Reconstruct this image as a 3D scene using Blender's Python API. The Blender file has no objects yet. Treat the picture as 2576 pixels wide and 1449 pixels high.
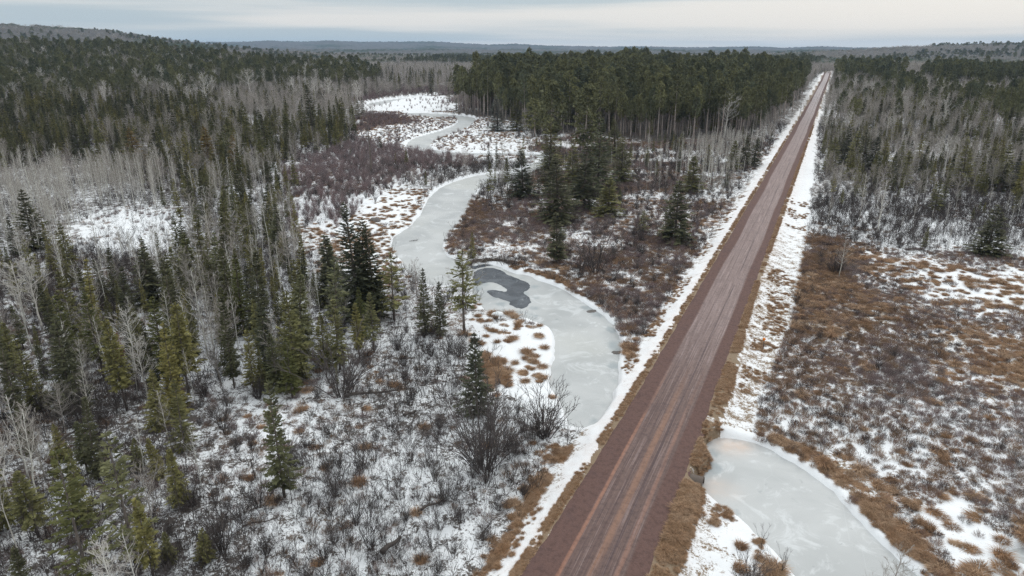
import bpy, math, random
import numpy as np

S = bpy.context.scene
R = math.radians
rng = np.random.default_rng(7)
random.seed(7)

# ------------------------------------------------------------------ camera
CH, PITCH, F0 = 36.0, R(19.35), 1717.3          # height, downward tilt, focal length in units of a 2576 px wide picture
CX, CY = 1288.0, 724.5
SP, CP = math.sin(PITCH), math.cos(PITCH)
cam_data = bpy.data.cameras.new("camera")
cam_data.sensor_width = 36.0
cam_data.lens = 36.0 * F0 / 2576.0
cam_data.clip_start = 1.0
cam_data.clip_end = 40000.0
cam = bpy.data.objects.new("camera", cam_data)
cam.location = (0, 0, CH)
cam.rotation_euler = (math.pi / 2 - PITCH, 0, 0)
S.collection.objects.link(cam)
S.camera = cam

# ------------------------------------------------------------------ render and colour
S.view_settings.view_transform = 'Standard'
S.view_settings.look = 'None'
S.view_settings.exposure = 0.0
S.view_settings.gamma = 1.0
cy = S.cycles
S.render.engine = 'CYCLES'
cy.max_bounces = 3
cy.diffuse_bounces = 2
cy.glossy_bounces = 2
cy.transmission_bounces = 1
cy.transparent_max_bounces = 4
cy.volume_bounces = 0
cy.use_denoising = True
cy.denoiser = 'OPENIMAGEDENOISE'
cy.denoising_input_passes = 'RGB_ALBEDO_NORMAL'
cy.denoising_prefilter = 'NONE'
cy.caustics_reflective = False
cy.caustics_refractive = False
cy.sample_clamp_indirect = 4

# ------------------------------------------------------------------ sky and sun (high thin overcast)
SUN_EL, SUN_AZ = R(32), R(35)
world = bpy.data.worlds.new("World")
S.world = world
world.use_nodes = True


class NT:
    """small helper to write node trees"""
    def __init__(s, tree):
        s.t = tree
        s.n = tree.nodes
        s.n.clear()

    def new(s, typ, ins=None, **props):
        nd = s.n.new(typ)
        for k, v in props.items():
            setattr(nd, k, v)
        for k, v in (ins or {}).items():
            s.put(nd.inputs[k], v)
        return nd

    def put(s, sock, v):
        if isinstance(v, bpy.types.NodeSocket):
            s.t.links.new(v, sock)
        elif isinstance(v, bpy.types.Node):
            s.t.links.new(v.outputs[0], sock)
        else:
            if isinstance(v, (tuple, list)) and len(v) == 3 and sock.type == 'RGBA':
                v = (*v, 1)
            sock.default_value = v

    def math(s, op, a, b=0.0, clamp=False):
        nd = s.new('ShaderNodeMath', {0: a, 1: b}, operation=op)
        nd.use_clamp = clamp
        return nd.outputs[0]

    def mix(s, f, a, b, blend='MIX'):
        nd = s.new('ShaderNodeMix', data_type='RGBA', blend_type=blend)
        s.put(nd.inputs[0], f)
        s.put(nd.inputs[6], a)
        s.put(nd.inputs[7], b)
        return nd.outputs[2]

    def rng(s, v, a, b, c=0.0, d=1.0, smooth=True):
        nd = s.new('ShaderNodeMapRange', {0: v, 1: a, 2: b, 3: c, 4: d})
        nd.interpolation_type = 'SMOOTHSTEP' if smooth else 'LINEAR'
        return nd.outputs[0]

    def noise(s, vec, scale, detail=2.0, rough=0.5, dist=0.0):
        nd = s.new('ShaderNodeTexNoise', {'Scale': scale, 'Detail': detail, 'Roughness': rough, 'Distortion': dist})
        if vec is not None:
            s.put(nd.inputs['Vector'], vec)
        return nd.outputs[0]


w = NT(world.node_tree)
sky = w.new('ShaderNodeTexSky', sky_type='NISHITA')
sky.sun_disc = False
sky.sun_elevation = SUN_EL
sky.sun_rotation = SUN_AZ
sky.air_density = 1.0
sky.dust_density = 2.0
tc = w.new('ShaderNodeTexCoord')
sx = w.new('ShaderNodeSeparateXYZ', {0: tc.outputs['Generated']})
X_, Y_, Z_ = sx.outputs
az = w.math('ARCTAN2', X_, Y_)
elev = w.math('ARCSINE', Z_)
el = w.math('MAXIMUM', elev, 0.0)
# long flat stratus bands: stretched noise in (azimuth, height)
v1 = w.new('ShaderNodeCombineXYZ', {0: w.math('MULTIPLY', az, 2.2), 1: w.math('ADD', w.math('MULTIPLY', el, 38.0), w.math('MULTIPLY', az, 0.6)), 2: 3.7})
n1 = w.noise(v1.outputs[0], 1.0, 4.0, 0.45, 0.4)
v2 = w.new('ShaderNodeCombineXYZ', {0: w.math('MULTIPLY', az, 5.0), 1: w.math('MULTIPLY', el, 130.0), 2: 9.1})
n2 = w.noise(v2.outputs[0], 1.0, 3.0, 0.5, 0.2)


def gauss(ca, ce, sa, se, tilt=0.0):
    da = w.math('DIVIDE', w.math('SUBTRACT', az, ca), sa)
    de = w.math('DIVIDE', w.math('SUBTRACT', w.math('SUBTRACT', el, ce), w.math('MULTIPLY', w.math('SUBTRACT', az, ca), tilt)), se)
    q = w.math('ADD', w.math('MULTIPLY', da, da), w.math('MULTIPLY', de, de))
    return w.math('EXPONENT', w.math('MULTIPLY', q, -1.0))


bank = w.math('ADD', w.math('MULTIPLY', w.math('SUBTRACT', n1, 0.5), 1.5), w.math('MULTIPLY', w.math('SUBTRACT', n2, 0.5), 0.7))
for (ca, ce, sa, se, tl, amp) in (
        (-0.50, 0.038, 0.16, 0.0110, 0.0, -0.55), (-0.26, 0.0150, 0.22, 0.0070, 0.0, -0.60),
        (-0.20, 0.036, 0.20, 0.0085, 0.02, 0.45), (0.24, 0.068, 0.20, 0.0090, 0.0, -0.75),
        (0.36, 0.040, 0.36, 0.016, 0.0, 0.65), (0.05, 0.062, 0.14, 0.010, 0.0, -0.30),
        (0.62, 0.052, 0.20, 0.030, 0.0, 0.40), (0.10, 0.020, 0.20, 0.006, 0.0, -0.18), (0.1, 0.003, 0.7, 0.006, 0.0, 0.15)):
    bank = w.math('ADD', bank, w.math('MULTIPLY', gauss(ca, ce, sa, se, tl), amp))
bk = w.rng(bank, -0.46, 0.48)
cl = w.new('ShaderNodeValToRGB', {0: bk})
cr = cl.color_ramp
cr.elements[0].position = 0.0
cr.elements[0].color = (0.515, 0.610, 0.668, 1)
cr.elements[1].position = 1.0
cr.elements[1].color = (0.830, 0.826, 0.808, 1)
e = cr.elements.new(0.5)
e.color = (0.700, 0.738, 0.752, 1)
skyc = w.mix(1.0, sky.outputs[0], (0.08, 0.08, 0.08), 'MULTIPLY')
lowc = w.mix(0.90, skyc, cl.outputs[0])
# an overcast sky is about three times as bright overhead as at the horizon
up = w.rng(el, 0.09, 1.1, 1.0, 2.35)
fin = w.new('ShaderNodeVectorMath', {0: lowc, 'Scale': up}, operation='SCALE')
bgn = w.new('ShaderNodeBackground', {'Color': fin.outputs[0], 'Strength': 1.0})
w.new('ShaderNodeOutputWorld', {0: bgn.outputs[0]})
world.cycles.sampling_method = 'MANUAL'
world.cycles.sample_map_resolution = 512

sun_data = bpy.data.lights.new("sun", 'SUN')
sun_data.energy = 0.75
sun_data.angle = R(25)
sun_data.color = (1.0, 0.96, 0.90)
sun = bpy.data.objects.new("sun", sun_data)
sun.rotation_euler = (math.pi / 2 - SUN_EL, 0, math.pi - SUN_AZ)
S.collection.objects.link(sun)


# ------------------------------------------------------------------ picture <-> place
def G(px, py, z=0.0):
    """the point at height z that the photo shows at (px, py) of a 2576 px wide copy"""
    dx, dv = (px - CX) / F0, (CY - py) / F0
    d = (dx, CP + dv * SP, -SP + dv * CP)
    t = (z - CH) / d[2]
    return (d[0] * t, d[1] * t)


def PX(x, y, z=0.0):
    dep = y * CP - (z - CH) * SP
    upv = y * SP + (z - CH) * CP
    dep = np.maximum(dep, 1e-3)
    return CX + F0 * x / dep, CY - F0 * upv / dep


def top_z(Y, py):
    k = (CY - py) / F0
    return CH + Y * (k * CP - SP) / (CP + k * SP)


# ------------------------------------------------------------------ noise, polygons
def _h(i, j, s):
    v = np.sin(i * 127.1 + j * 311.7 + s * 74.7) * 43758.5453
    return v - np.floor(v)


def vn(x, y, s=0):
    xi, yi = np.floor(x), np.floor(y)
    fx, fy = x - xi, y - yi
    fx, fy = fx * fx * (3 - 2 * fx), fy * fy * (3 - 2 * fy)
    a, b, c, d = _h(xi, yi, s), _h(xi + 1, yi, s), _h(xi, yi + 1, s), _h(xi + 1, yi + 1, s)
    return (a * (1 - fx) + b * fx) * (1 - fy) + (c * (1 - fx) + d * fx) * fy


def fbm(x, y, scale, octv=4, s=0, gain=0.5):
    x, y = np.asarray(x, float) / scale, np.asarray(y, float) / scale
    t, a, n = 0.0, 1.0, 0.0
    for k in range(octv):
        t = t + a * (vn(x, y, s + k * 13) - 0.5)
        n += a
        a *= gain
        x, y = x * 2.03 + 5.1, y * 2.03 + 1.7
    return t / n * 2.0


def inside(px, py, poly):
    px, py = np.asarray(px, float), np.asarray(py, float)
    res = np.zeros(px.shape, bool)
    n = len(poly)
    for i in range(n):
        x1, y1 = poly[i]
        x2, y2 = poly[(i + 1) % n]
        if y1 == y2:
            continue
        c = ((y1 > py) != (y2 > py)) & (px < (x2 - x1) * (py - y1) / (y2 - y1) + x1)
        res ^= c
    return res


def sdf(x, y, poly):
    """signed distance in metres, negative inside; only computed near the polygon"""
    x, y = np.asarray(x, float), np.asarray(y, float)
    P = np.array(poly)
    out = np.full(x.shape, 99.0)
    lo, hi = P.min(0) - 6, P.max(0) + 6
    m = (x > lo[0]) & (x < hi[0]) & (y > lo[1]) & (y < hi[1])
    xs, ys = x[m], y[m]
    d = np.full(xs.shape, 1e9)
    for i in range(len(P)):
        a, b = P[i], P[(i + 1) % len(P)]
        ab = b - a
        L = max((ab * ab).sum(), 1e-9)
        t = np.clip(((xs - a[0]) * ab[0] + (ys - a[1]) * ab[1]) / L, 0, 1)
        d = np.minimum(d, np.hypot(xs - a[0] - t * ab[0], ys - a[1] - t * ab[1]))
    ins = inside(xs, ys, poly)
    out[m] = np.where(ins, -d, d)
    return out


def smooth_poly(pts, it=2):
    for _ in range(it):
        q = []
        for i in range(len(pts)):
            a, b = pts[i], pts[(i + 1) % len(pts)]
            q.append((a[0] * .75 + b[0] * .25, a[1] * .75 + b[1] * .25))
            q.append((a[0] * .25 + b[0] * .75, a[1] * .25 + b[1] * .75))
        pts = q
    return pts


def sstep(a, b, x):
    t = np.clip((np.asarray(x, float) - a) / (b - a), 0, 1)
    return t * t * (3 - 2 * t)


# ------------------------------------------------------------------ the road's line
ROAD_Z = 0.85
RDIR = np.array((math.sin(R(24.45)), math.cos(R(24.45))))
RN = np.array((RDIR[1], -RDIR[0]))                     # to the right of the road's direction


def uv(x, y):
    return x * RN[0] + y * RN[1], x * RDIR[0] + y * RDIR[1]


UL = float(np.mean([uv(*G(a, b, ROAD_Z))[0] for a, b in ((1314, 1449), (1592, 1000), (1770, 700))]))
UR = float(np.mean([uv(*G(a, b, ROAD_Z))[0] for a, b in ((1640, 1449), (1830, 900), (1930, 640))]))
UM = (UL + UR) / 2
print("road edges", UL, UR)

# ------------------------------------------------------------------ water
ZI = -0.42
CREEK = [(1290, 436), (1240, 436), (1180, 446), (1120, 466), (1085, 492), (1070, 520), (1058, 545), (1030, 575), (1000, 592), (985, 612),
         (992, 635), (1015, 655), (1030, 690), (1060, 712), (1110, 722), (1150, 714), (1173, 688), (1189, 700), (1190, 738), (1215, 765), (1230, 790), (1290, 790), (1350, 812), (1396, 826),
         (1404, 880), (1395, 925), (1385, 960), (1405, 1000), (1432, 1045), (1432, 1074), (1474, 1079), (1500, 1064), (1530, 1020), (1551, 950), (1554, 888),
         (1552, 842), (1520, 796), (1478, 772), (1440, 745), (1395, 720), (1345, 705), (1330, 694), (1290, 690), (1255, 672), (1215, 664), (1190, 672), (1165, 662), (1118, 645),
         (1108, 622), (1122, 594), (1150, 562), (1176, 522), (1186, 492), (1205, 470), (1250, 455), (1300, 452)]
CREEK2 = [(1370, 398), (1290, 392), (1180, 396), (1100, 392), (1050, 384), (1022, 376), (1024, 360), (1045, 346), (1100, 332), (1140, 318), (1156, 305), (1150, 297),
          (1090, 299), (1030, 292), (1000, 284), (1060, 283), (1130, 288), (1190, 294), (1200, 303), (1178, 320), (1140, 336), (1090, 354), (1076, 372), (1110, 383),
          (1200, 386), (1300, 384), (1380, 390), (1392, 410), (1350, 432), (1300, 452), (1280, 452), (1290, 436), (1330, 420), (1352, 408)]
CREEK3 = [(912, 266), (925, 260), (980, 250), (1060, 243), (1120, 239), (1122, 242), (1060, 248), (1000, 256), (960, 266), (950, 270)]
POND = [(1788, 1112), (1800, 1103), (1840, 1104), (1885, 1114), (1950, 1143), (2020, 1184), (2080, 1232), (2135, 1290), (2200, 1362), (2300, 1449), (2400, 1560), (2150, 1600),
        (2010, 1449), (1960, 1392), (1905, 1338), (1850, 1290), (1795, 1256), (1758, 1232), (1748, 1216), (1764, 1196), (1786, 1180), (1790, 1160), (1776, 1138)]
SPUR = [(1100, 566), (1200, 600), (1290, 640), (1360, 618), (1420, 622), (1300, 668), (1240, 664)]
ice_polys = [smooth_poly([G(a, b, ZI) for a, b in q], 2) for q in (CREEK, CREEK2, CREEK3, POND)]
ice_polys.append(smooth_poly([G(a, b, ZI) for a, b in ((2520, 1398), (2560, 1386), (2610, 1384), (2620, 1420), (2560, 1414))], 2))


def water_sd(x, y):
    d = np.full(np.shape(x), 99.0)
    for q in ice_polys:
        d = np.minimum(d, sdf(x, y, q))
    return d


# ------------------------------------------------------------------ height of the land
RIDGE = np.array([(-1200, 112), (-200, 112), (0, 112), (500, 106), (600, 105.5), (690, 102.5), (760, 104.5), (830, 102), (900, 105), (1000, 104), (1080, 103.8), (1150, 107), (1230, 111),
                  (1300, 109.5), (1370, 113), (1450, 114.5), (1540, 116), (1600, 115), (1750, 117.5), (1900, 115.5), (1970, 118.5), (2060, 115), (2150, 118), (2350, 118), (2480, 115.5), (2600, 115), (3000, 114), (4200, 113)])


def land(x, y):
    x, y = np.asarray(x, float), np.asarray(y, float)
    z = 28 * np.exp(-(((x + 560) / 300) ** 2 + ((y - 800) / 270) ** 2))
    z = z + 78 * np.exp(-(((x + 1280) / 520) ** 2 + ((y - 1850) / 430) ** 2))
    z = z + 36 * np.exp(-(((x - 1350) / 480) ** 2 + ((y - 1950) / 400) ** 2))
    z = z + 9 * np.exp(-(((x - 560) / 260) ** 2 + ((y - 850) / 260) ** 2))
    z = z + 5 * np.exp(-(((x - 130) / 130) ** 2 + ((y - 640) / 190) ** 2))
    far = sstep(300, 900, np.hypot(x, y))
    z = z + far * 2.5 * fbm(x, y, 260, 3, 5)
    rr = np.hypot(x, y)
    Xc = 1288 + 1820 * x / np.maximum(y, 50)
    yr = np.interp(Xc, RIDGE[:, 0], RIDGE[:, 1]) + 2.5
    hr = 36 + 7200 * (121.5 - yr) / 1717.3 - 12
    z = z + np.where(y > 50, hr * np.exp(-((rr - 7600) / 1500) ** 2), 0)
    z = z + np.where(y > 50, 0.45 * hr * np.exp(-((rr - 4300) / 700) ** 2) * (0.6 + 0.8 * fbm(x, y, 900, 2, 8)), 0)
    return z


def surf(x, y):
    """the ground's surface, road bank and creek bed included"""
    x, y = np.asarray(x, float), np.asarray(y, float)
    z = land(x, y)
    u, v = uv(x, y)
    du = np.maximum(UL - u, u - UR)                       # <0 on the road
    wob = 0.35 * fbm(x, y, 3.0, 3, 21)
    bankz = ROAD_Z - 0.10
    k = 1 - sstep(0.4, 3.6, du + wob)
    fade = 1 - sstep(1300, 1500, np.hypot(x, y))
    k = k * fade
    d = np.hypot(x, y)
    hum = (0.16 * fbm(x, y, 1.3, 3, 2) + 0.12 * fbm(x, y, 5.0, 2, 3)) * (1 - sstep(160, 420, d))
    hum = hum * sstep(-0.5, 2.5, du)
    sd = water_sd(x, y) + 0.30 * fbm(x, y, 2.2, 3, 11)
    shore = sstep(-0.10, 0.75, sd)
    zz = z + hum * sstep(0.0, 2.5, sd) + 0.02
    zz = zz + bankz * k
    return np.where(sd < 3.0, (ZI - 0.35) + (zz - ZI + 0.35) * shore, zz)


# ------------------------------------------------------------------ mesh helpers
COL = S.collection


def mesh_from(name, V, faces, mats, smooth=False, matidx=None):
    """faces: list of int arrays (n,3) or (n,4)"""
    me = bpy.data.meshes.new(name)
    V = np.asarray(V, np.float32)
    me.vertices.add(len(V))
    me.vertices.foreach_set("co", V.ravel())
    tot = sum(f.size for f in faces)
    nf = sum(len(f) for f in faces)
    me.loops.add(tot)
    me.polygons.add(nf)
    me.loops.foreach_set("vertex_index", np.concatenate([f.ravel() for f in faces]).astype(np.int32))
    counts = np.concatenate([np.full(len(f), f.shape[1]) for f in faces])
    starts = np.concatenate([[0], np.cumsum(counts)[:-1]]).astype(np.int32)
    me.polygons.foreach_set("loop_start", starts)
    if matidx is not None:
        me.polygons.foreach_set("material_index", np.asarray(matidx, np.int32))
    for m in (mats if isinstance(mats, (list, tuple)) else [mats]):
        me.materials.append(m)
    me.update(calc_edges=True)
    if smooth:
        me.polygons.foreach_set("use_smooth", np.ones(nf, bool))
    me.validate(verbose=False)
    return me


class MB:
    def __init__(s):
        s.V, s.F3, s.F4, s.n = [], [], [], 0

    def add(s, V, f3=None, f4=None):
        V = np.asarray(V, float).reshape(-1, 3)
        if f3 is not None and len(f3):
            s.F3.append(np.asarray(f3) + s.n)
        if f4 is not None and len(f4):
            s.F4.append(np.asarray(f4) + s.n)
        s.V.append(V)
        s.n += len(V)

    def tube(s, P, rad, k=6, cap=True):
        P = np.asarray(P, float)
        n = len(P)
        T = np.gradient(P, axis=0)
        T /= np.linalg.norm(T, axis=1)[:, None] + 1e-9
        ref = np.array((1.0, 0.13, 0.07)) if abs(T[0][2]) > 0.7 else np.array((0.05, 0.1, 1.0))
        A = np.cross(T, ref)
        A /= np.linalg.norm(A, axis=1)[:, None] + 1e-9
        B = np.cross(T, A)
        ang = np.arange(k) * 2 * math.pi / k
        rad = np.asarray(rad, float).reshape(-1, 1, 1)
        V = P[:, None, :] + rad * (np.cos(ang)[None, :, None] * A[:, None, :] + np.sin(ang)[None, :, None] * B[:, None, :])
        f = []
        for i in range(n - 1):
            for j in range(k):
                f.append((i * k + j, i * k + (j + 1) % k, (i + 1) * k + (j + 1) % k, (i + 1) * k + j))
        V = V.reshape(-1, 3)
        f3 = []
        if cap:
            V = np.vstack([V, P[0], P[-1]])
            for j in range(k):
                f3.append((n * k, (j + 1) % k, j))
                f3.append((n * k + 1, (n - 1) * k + j, (n - 1) * k + (j + 1) % k))
        s.add(V, f3, f)

    def prisms(s, P0, P1, r0, r1, k=3):
        """many thin tapering sticks at once"""
        P0, P1 = np.asarray(P0, float), np.asarray(P1, float)
        n = len(P0)
        if n == 0:
            return
        T = P1 - P0
        T /= np.linalg.norm(T, axis=1)[:, None] + 1e-9
        ref = rng.normal(size=(n, 3))
        A = np.cross(T, ref)
        A /= np.linalg.norm(A, axis=1)[:, None] + 1e-9
        B = np.cross(T, A)
        r0 = np.broadcast_to(r0, (n,))[:, None]
        r1 = np.broadcast_to(r1, (n,))[:, None]
        Vs = []
        for P, r in ((P0, r0), (P1, r1)):
            for j in range(k):
                a = j * 2 * math.pi / k
                Vs.append(P + r * (math.cos(a) * A + math.sin(a) * B))
        V = np.stack(Vs, 1).reshape(-1, 3)
        base = np.arange(n)[:, None] * (2 * k)
        f = [np.concatenate([base + j, base + (j + 1) % k, base + k + (j + 1) % k, base + k + j], 1) for j in range(k)]
        s.add(V, None, np.concatenate(f, 0))

    def cards(s, P0, P1, W, wa=0.6, wb=1.0, wc=0.25):
        """leaf-shaped hexagon-ish slips from P0 to P1, W = half-width vectors"""
        n = len(P0)
        if n == 0:
            return
        M = P0 * 0.5 + P1 * 0.5
        V = np.stack([P0 - W * wa, P0 + W * wa, M + W * wb, P1 + W * wc, P1 - W * wc, M - W * wb], 1).reshape(-1, 3)
        b = np.arange(n)[:, None] * 6
        s.add(V, None, np.concatenate([np.concatenate([b, b + 1, b + 2, b + 5], 1), np.concatenate([b + 5, b + 2, b + 3, b + 4], 1)], 0))

    def build(s, name, mats, smooth=False):
        fs = []
        if s.F3:
            fs.append(np.concatenate(s.F3))
        if s.F4:
            fs.append(np.concatenate(s.F4))
        return mesh_from(name, np.concatenate(s.V), fs, mats, smooth)


def unit(v):
    return v / (np.linalg.norm(v, axis=-1, keepdims=True) + 1e-9)


# ------------------------------------------------------------------ materials
def mat(name):
    m = bpy.data.materials.new(name)
    m.use_nodes = True
    return m, NT(m.node_tree)


def finish(t, col, rough=0.85, spec=0.2, normal=None, extra=None):
    b = t.new('ShaderNodeBsdfPrincipled', {'Base Color': col, 'Roughness': rough, 'Specular IOR Level': spec})
    if normal is not None:
        t.put(b.inputs['Normal'], normal)
    for k, v in (extra or {}).items():
        t.put(b.inputs[k], v)
    t.new('ShaderNodeOutputMaterial', {0: b.outputs[0]})
    return b


def plant_mat(name, cols, nscale=0.5, amp=0.35, rough=0.8, seed=0.0):
    """colour varies from plant to plant and in clumps within one plant"""
    m, t = mat(name)
    oi = t.new('ShaderNodeObjectInfo')
    r = t.math('FRACT', t.math('ADD', oi.outputs['Random'], seed))
    ramp = t.new('ShaderNodeValToRGB', {0: r})
    el_ = ramp.color_ramp.elements
    el_[0].position, el_[0].color = 0.0, (*cols[0], 1)
    el_[1].position, el_[1].color = 1.0, (*cols[-1], 1)
    for i, c in enumerate(cols[1:-1]):
        q = el_.new((i + 1) / (len(cols) - 1))
        q.color = (*c, 1)
    tcx = t.new('ShaderNodeTexCoord')
    n = t.noise(tcx.outputs['Object'], nscale, 3.0, 0.6)
    f = t.rng(n, 0.3, 0.7, 1 - amp, 1 + amp)
    c = t.new('ShaderNodeVectorMath', {0: ramp.outputs[0], 'Scale': f}, operation='SCALE')
    finish(t, c.outputs[0], rough, 0.15)
    return m


M_FIR = plant_mat('fir_needles', [(0.104, 0.106, 0.054), (0.143, 0.134, 0.057), (0.171, 0.163, 0.067), (0.223, 0.194, 0.067), (0.124, 0.132, 0.076)], 0.8, 0.45)
M_FIRDARK = plant_mat('dark_fir_needles', [(0.067, 0.071, 0.044), (0.087, 0.086, 0.047), (0.105, 0.101, 0.056)], 0.8, 0.45)
M_FIROLIVE = plant_mat('olive_fir_needles', [(0.093, 0.097, 0.034), (0.110, 0.110, 0.041)], 0.8, 0.4)
M_FIRGREY = plant_mat('grey_spruce_needles', [(0.150, 0.158, 0.128), (0.188, 0.188, 0.158)], 0.8, 0.3)
M_RUST = plant_mat('rusty_dead_needles', [(0.195, 0.072, 0.036), (0.221, 0.091, 0.047)], 0.8, 0.3)
M_LARCH = plant_mat('ochre_needles', [(0.173, 0.120, 0.045), (0.210, 0.138, 0.048)], 0.5, 0.4)
M_PINE = plant_mat('pine_needles', [(0.121, 0.127, 0.072), (0.165, 0.162, 0.085), (0.220, 0.213, 0.103), (0.141, 0.152, 0.097)], 0.35, 0.45)
M_BARK = plant_mat('conifer_bark', [(0.119, 0.098, 0.084), (0.168, 0.140, 0.123)], 2.0, 0.3)
M_PBARK = plant_mat('pine_bark', [(0.338, 0.278, 0.244), (0.439, 0.371, 0.338)], 1.2, 0.3)
M_ASPEN = plant_mat('aspen_bark', [(0.470, 0.452, 0.409), (0.626, 0.608, 0.557), (0.522, 0.487, 0.434)], 1.5, 0.25)
M_BIRCH = plant_mat('birch_bark', [(0.672, 0.648, 0.600), (0.600, 0.564, 0.516)], 2.0, 0.2)
M_TWIG = plant_mat('grey_twigs', [(0.271, 0.240, 0.214), (0.360, 0.327, 0.289), (0.420, 0.381, 0.346), (0.315, 0.271, 0.248)], 0.3, 0.2)
M_BTWIG = plant_mat('pale_birch_twigs', [(0.496, 0.468, 0.427), (0.578, 0.537, 0.496)], 0.3, 0.15)
M_ALDER = plant_mat('dark_alder_stems', [(0.070, 0.058, 0.054), (0.105, 0.089, 0.084), (0.135, 0.116, 0.111)], 0.6, 0.3)
M_REDTWIG = plant_mat('reddish_twigs', [(0.206, 0.154, 0.156), (0.262, 0.189, 0.183), (0.225, 0.193, 0.197)], 0.3, 0.25)
M_BRUSH = plant_mat('brown_marsh_brush', [(0.275, 0.195, 0.169), (0.328, 0.216, 0.169), (0.235, 0.184, 0.176), (0.393, 0.244, 0.158), (0.289, 0.228, 0.212)], 0.6, 0.3)
M_BR1 = plant_mat('rusty_brush', [(0.287, 0.180, 0.116), (0.242, 0.161, 0.116), (0.322, 0.212, 0.131)], 0.6, 0.3)
M_BR2 = plant_mat('mauve_brush', [(0.283, 0.208, 0.196), (0.238, 0.182, 0.175)], 0.6, 0.3)
M_BR3 = plant_mat('grey_brush', [(0.245, 0.208, 0.194), (0.178, 0.149, 0.140)], 0.6, 0.3)
M_GRASS = plant_mat('dead_grass', [(0.314, 0.188, 0.105), (0.392, 0.255, 0.159), (0.262, 0.150, 0.083), (0.444, 0.306, 0.204), (0.339, 0.196, 0.109)], 0.8, 0.3)
M_UNDER = plant_mat('undergrowth_stems', [(0.050, 0.040, 0.037), (0.080, 0.066, 0.062)], 0.6, 0.3)
M_SHRUBDARK = plant_mat('dark_brush', [(0.090, 0.069, 0.066), (0.128, 0.099, 0.096)], 0.6, 0.3)


# ------------------------------------------------------------------ plant meshes (each kind a few shapes)
def fir_parts(seed, H=10.0, Rb=1.7, first=0.04, gaps=0.0, taper=0.85, levels=None, crown_mat=M_FIR, per=9, dens=1.0, droop=0.25, fine=1.0):
    """returns (trunk mesh, crown mesh) of a balsam fir / spruce, base at the origin, height H"""
    global rng
    rng = np.random.default_rng(seed)
    lean = rng.normal(0, 0.012, 2) * H
    zz = np.linspace(0, H * 0.99, 9)
    P = np.stack([lean[0] * (zz / H) ** 2, lean[1] * (zz / H) ** 2, zz], 1)
    b = MB()
    b.tube(P, np.interp(zz, [0, H], [0.013 * H + 0.02, 0.012]), 7)
    # dead snags below the crown
    n = int(14 * first * 4) + 3
    z0 = rng.uniform(0.03 * H, max(first, 0.08) * H, n)
    a = rng.uniform(0, 6.28, n)
    L = rng.uniform(0.3, 0.9, n)
    p0 = np.stack([0 * z0, 0 * z0, z0], 1)
    b.prisms(p0, p0 + np.stack([np.cos(a) * L, np.sin(a) * L, -0.1 * L], 1), 0.018, 0.006)
    trunk = b.build('trunk', M_BARK)
    c = MB()
    levels = levels or int(H * 2.5)
    B0, B1, LV = [], [], []
    for i in range(levels):
        t = (i + rng.uniform(-0.3, 0.3)) / levels
        t = min(max(t, 0), 0.985)
        z = H * (first + (1 - first) * t)
        k = max(3, int(per * (1 - 0.45 * t)))
        prof = (1 - t) ** taper * (0.35 + 0.65 * min(1.0, t * 7 + 0.45))
        a0 = rng.uniform(0, 6.28)
        for j in range(k):
            if rng.random() < gaps * 0.7 + 0.03 + (0.22 if math.sin(z * 2.1 + a0 * 0 + j * 1.3 + seed) > 0.86 else 0):
                continue
            a = a0 + j * 6.283 / k + rng.normal(0, 0.22)
            L = Rb * prof * rng.uniform(0.68, 1.18) + 0.12
            # azimuthal lumpiness
            L *= 1 + 0.14 * math.sin(a * 2 + z * 0.9 + seed) + 0.08 * math.sin(a * 3 - z * 1.7)
            rise = (-droop + 0.75 * t) * L + rng.normal(0, 0.05) * L
            x0, y0 = lean * (z / H) ** 2
            B0.append((x0, y0, z))
            B1.append((x0 + math.cos(a) * L, y0 + math.sin(a) * L, z + rise))
            LV.append(L)
    B0, B1, LV = np.array(B0), np.array(B1), np.array(LV)
    n = len(B0)
    c.prisms(B0, B1, 0.02, 0.006)
    D = unit(B1 - B0)
    side = unit(np.cross(D, np.array([0, 0, 1.0])))
    upv = np.cross(side, D)
    K = int(round(22 * dens))
    P0s, P1s, Ws = [], [], []
    for q in range(K):
        s = (q + rng.uniform(0.0, 1.0, n)) / K
        s = 0.20 + 0.84 * s ** 0.85
        sg = np.where(rng.random(n) < 0.5, -1.0, 1.0)
        if q == K - 1:
            sg = sg * 0.0
            s = s * 0 + 0.86
        base = B0 + (B1 - B0) * s[:, None] + np.array([0, 0, 1.0]) * (0.10 * LV * (s ** 2) * 0.9)[:, None] * 0.5
        ln = (0.18 + 0.26 * (1 - s) * LV ** 0.6 + 0.08 * LV) * rng.uniform(0.7, 1.25, n) * fine
        d = unit(D * rng.uniform(0.55, 1.0, n)[:, None] + side * (sg * rng.uniform(0.5, 1.1, n))[:, None] + upv * rng.normal(-0.05, 0.22, n)[:, None])
        wv = unit(np.cross(d, upv + side * rng.normal(0, 0.5, n)[:, None] + D * rng.normal(0, 0.3, n)[:, None]))
        P0s.append(base)
        P1s.append(base + d * ln[:, None])
        Ws.append(wv * (ln * rng.uniform(0.14, 0.23, n))[:, None])
    c.cards(np.concatenate(P0s), np.concatenate(P1s), np.concatenate(Ws))
    # leader
    m = 16
    z = rng.uniform(H * 0.93, H * 1.0, m)
    a = rng.uniform(0, 6.28, m)
    p0 = np.stack([np.full(m, lean[0]), np.full(m, lean[1]), z], 1)
    d = np.stack([np.cos(a) * 0.35, np.sin(a) * 0.35, np.full(m, 0.5)], 1)
    c.cards(p0, p0 + d * 0.35, np.cross(d, (0, 0, 1.0)) * 0.14)
    crown = c.build('crown', crown_mat)
    return trunk, crown


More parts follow.
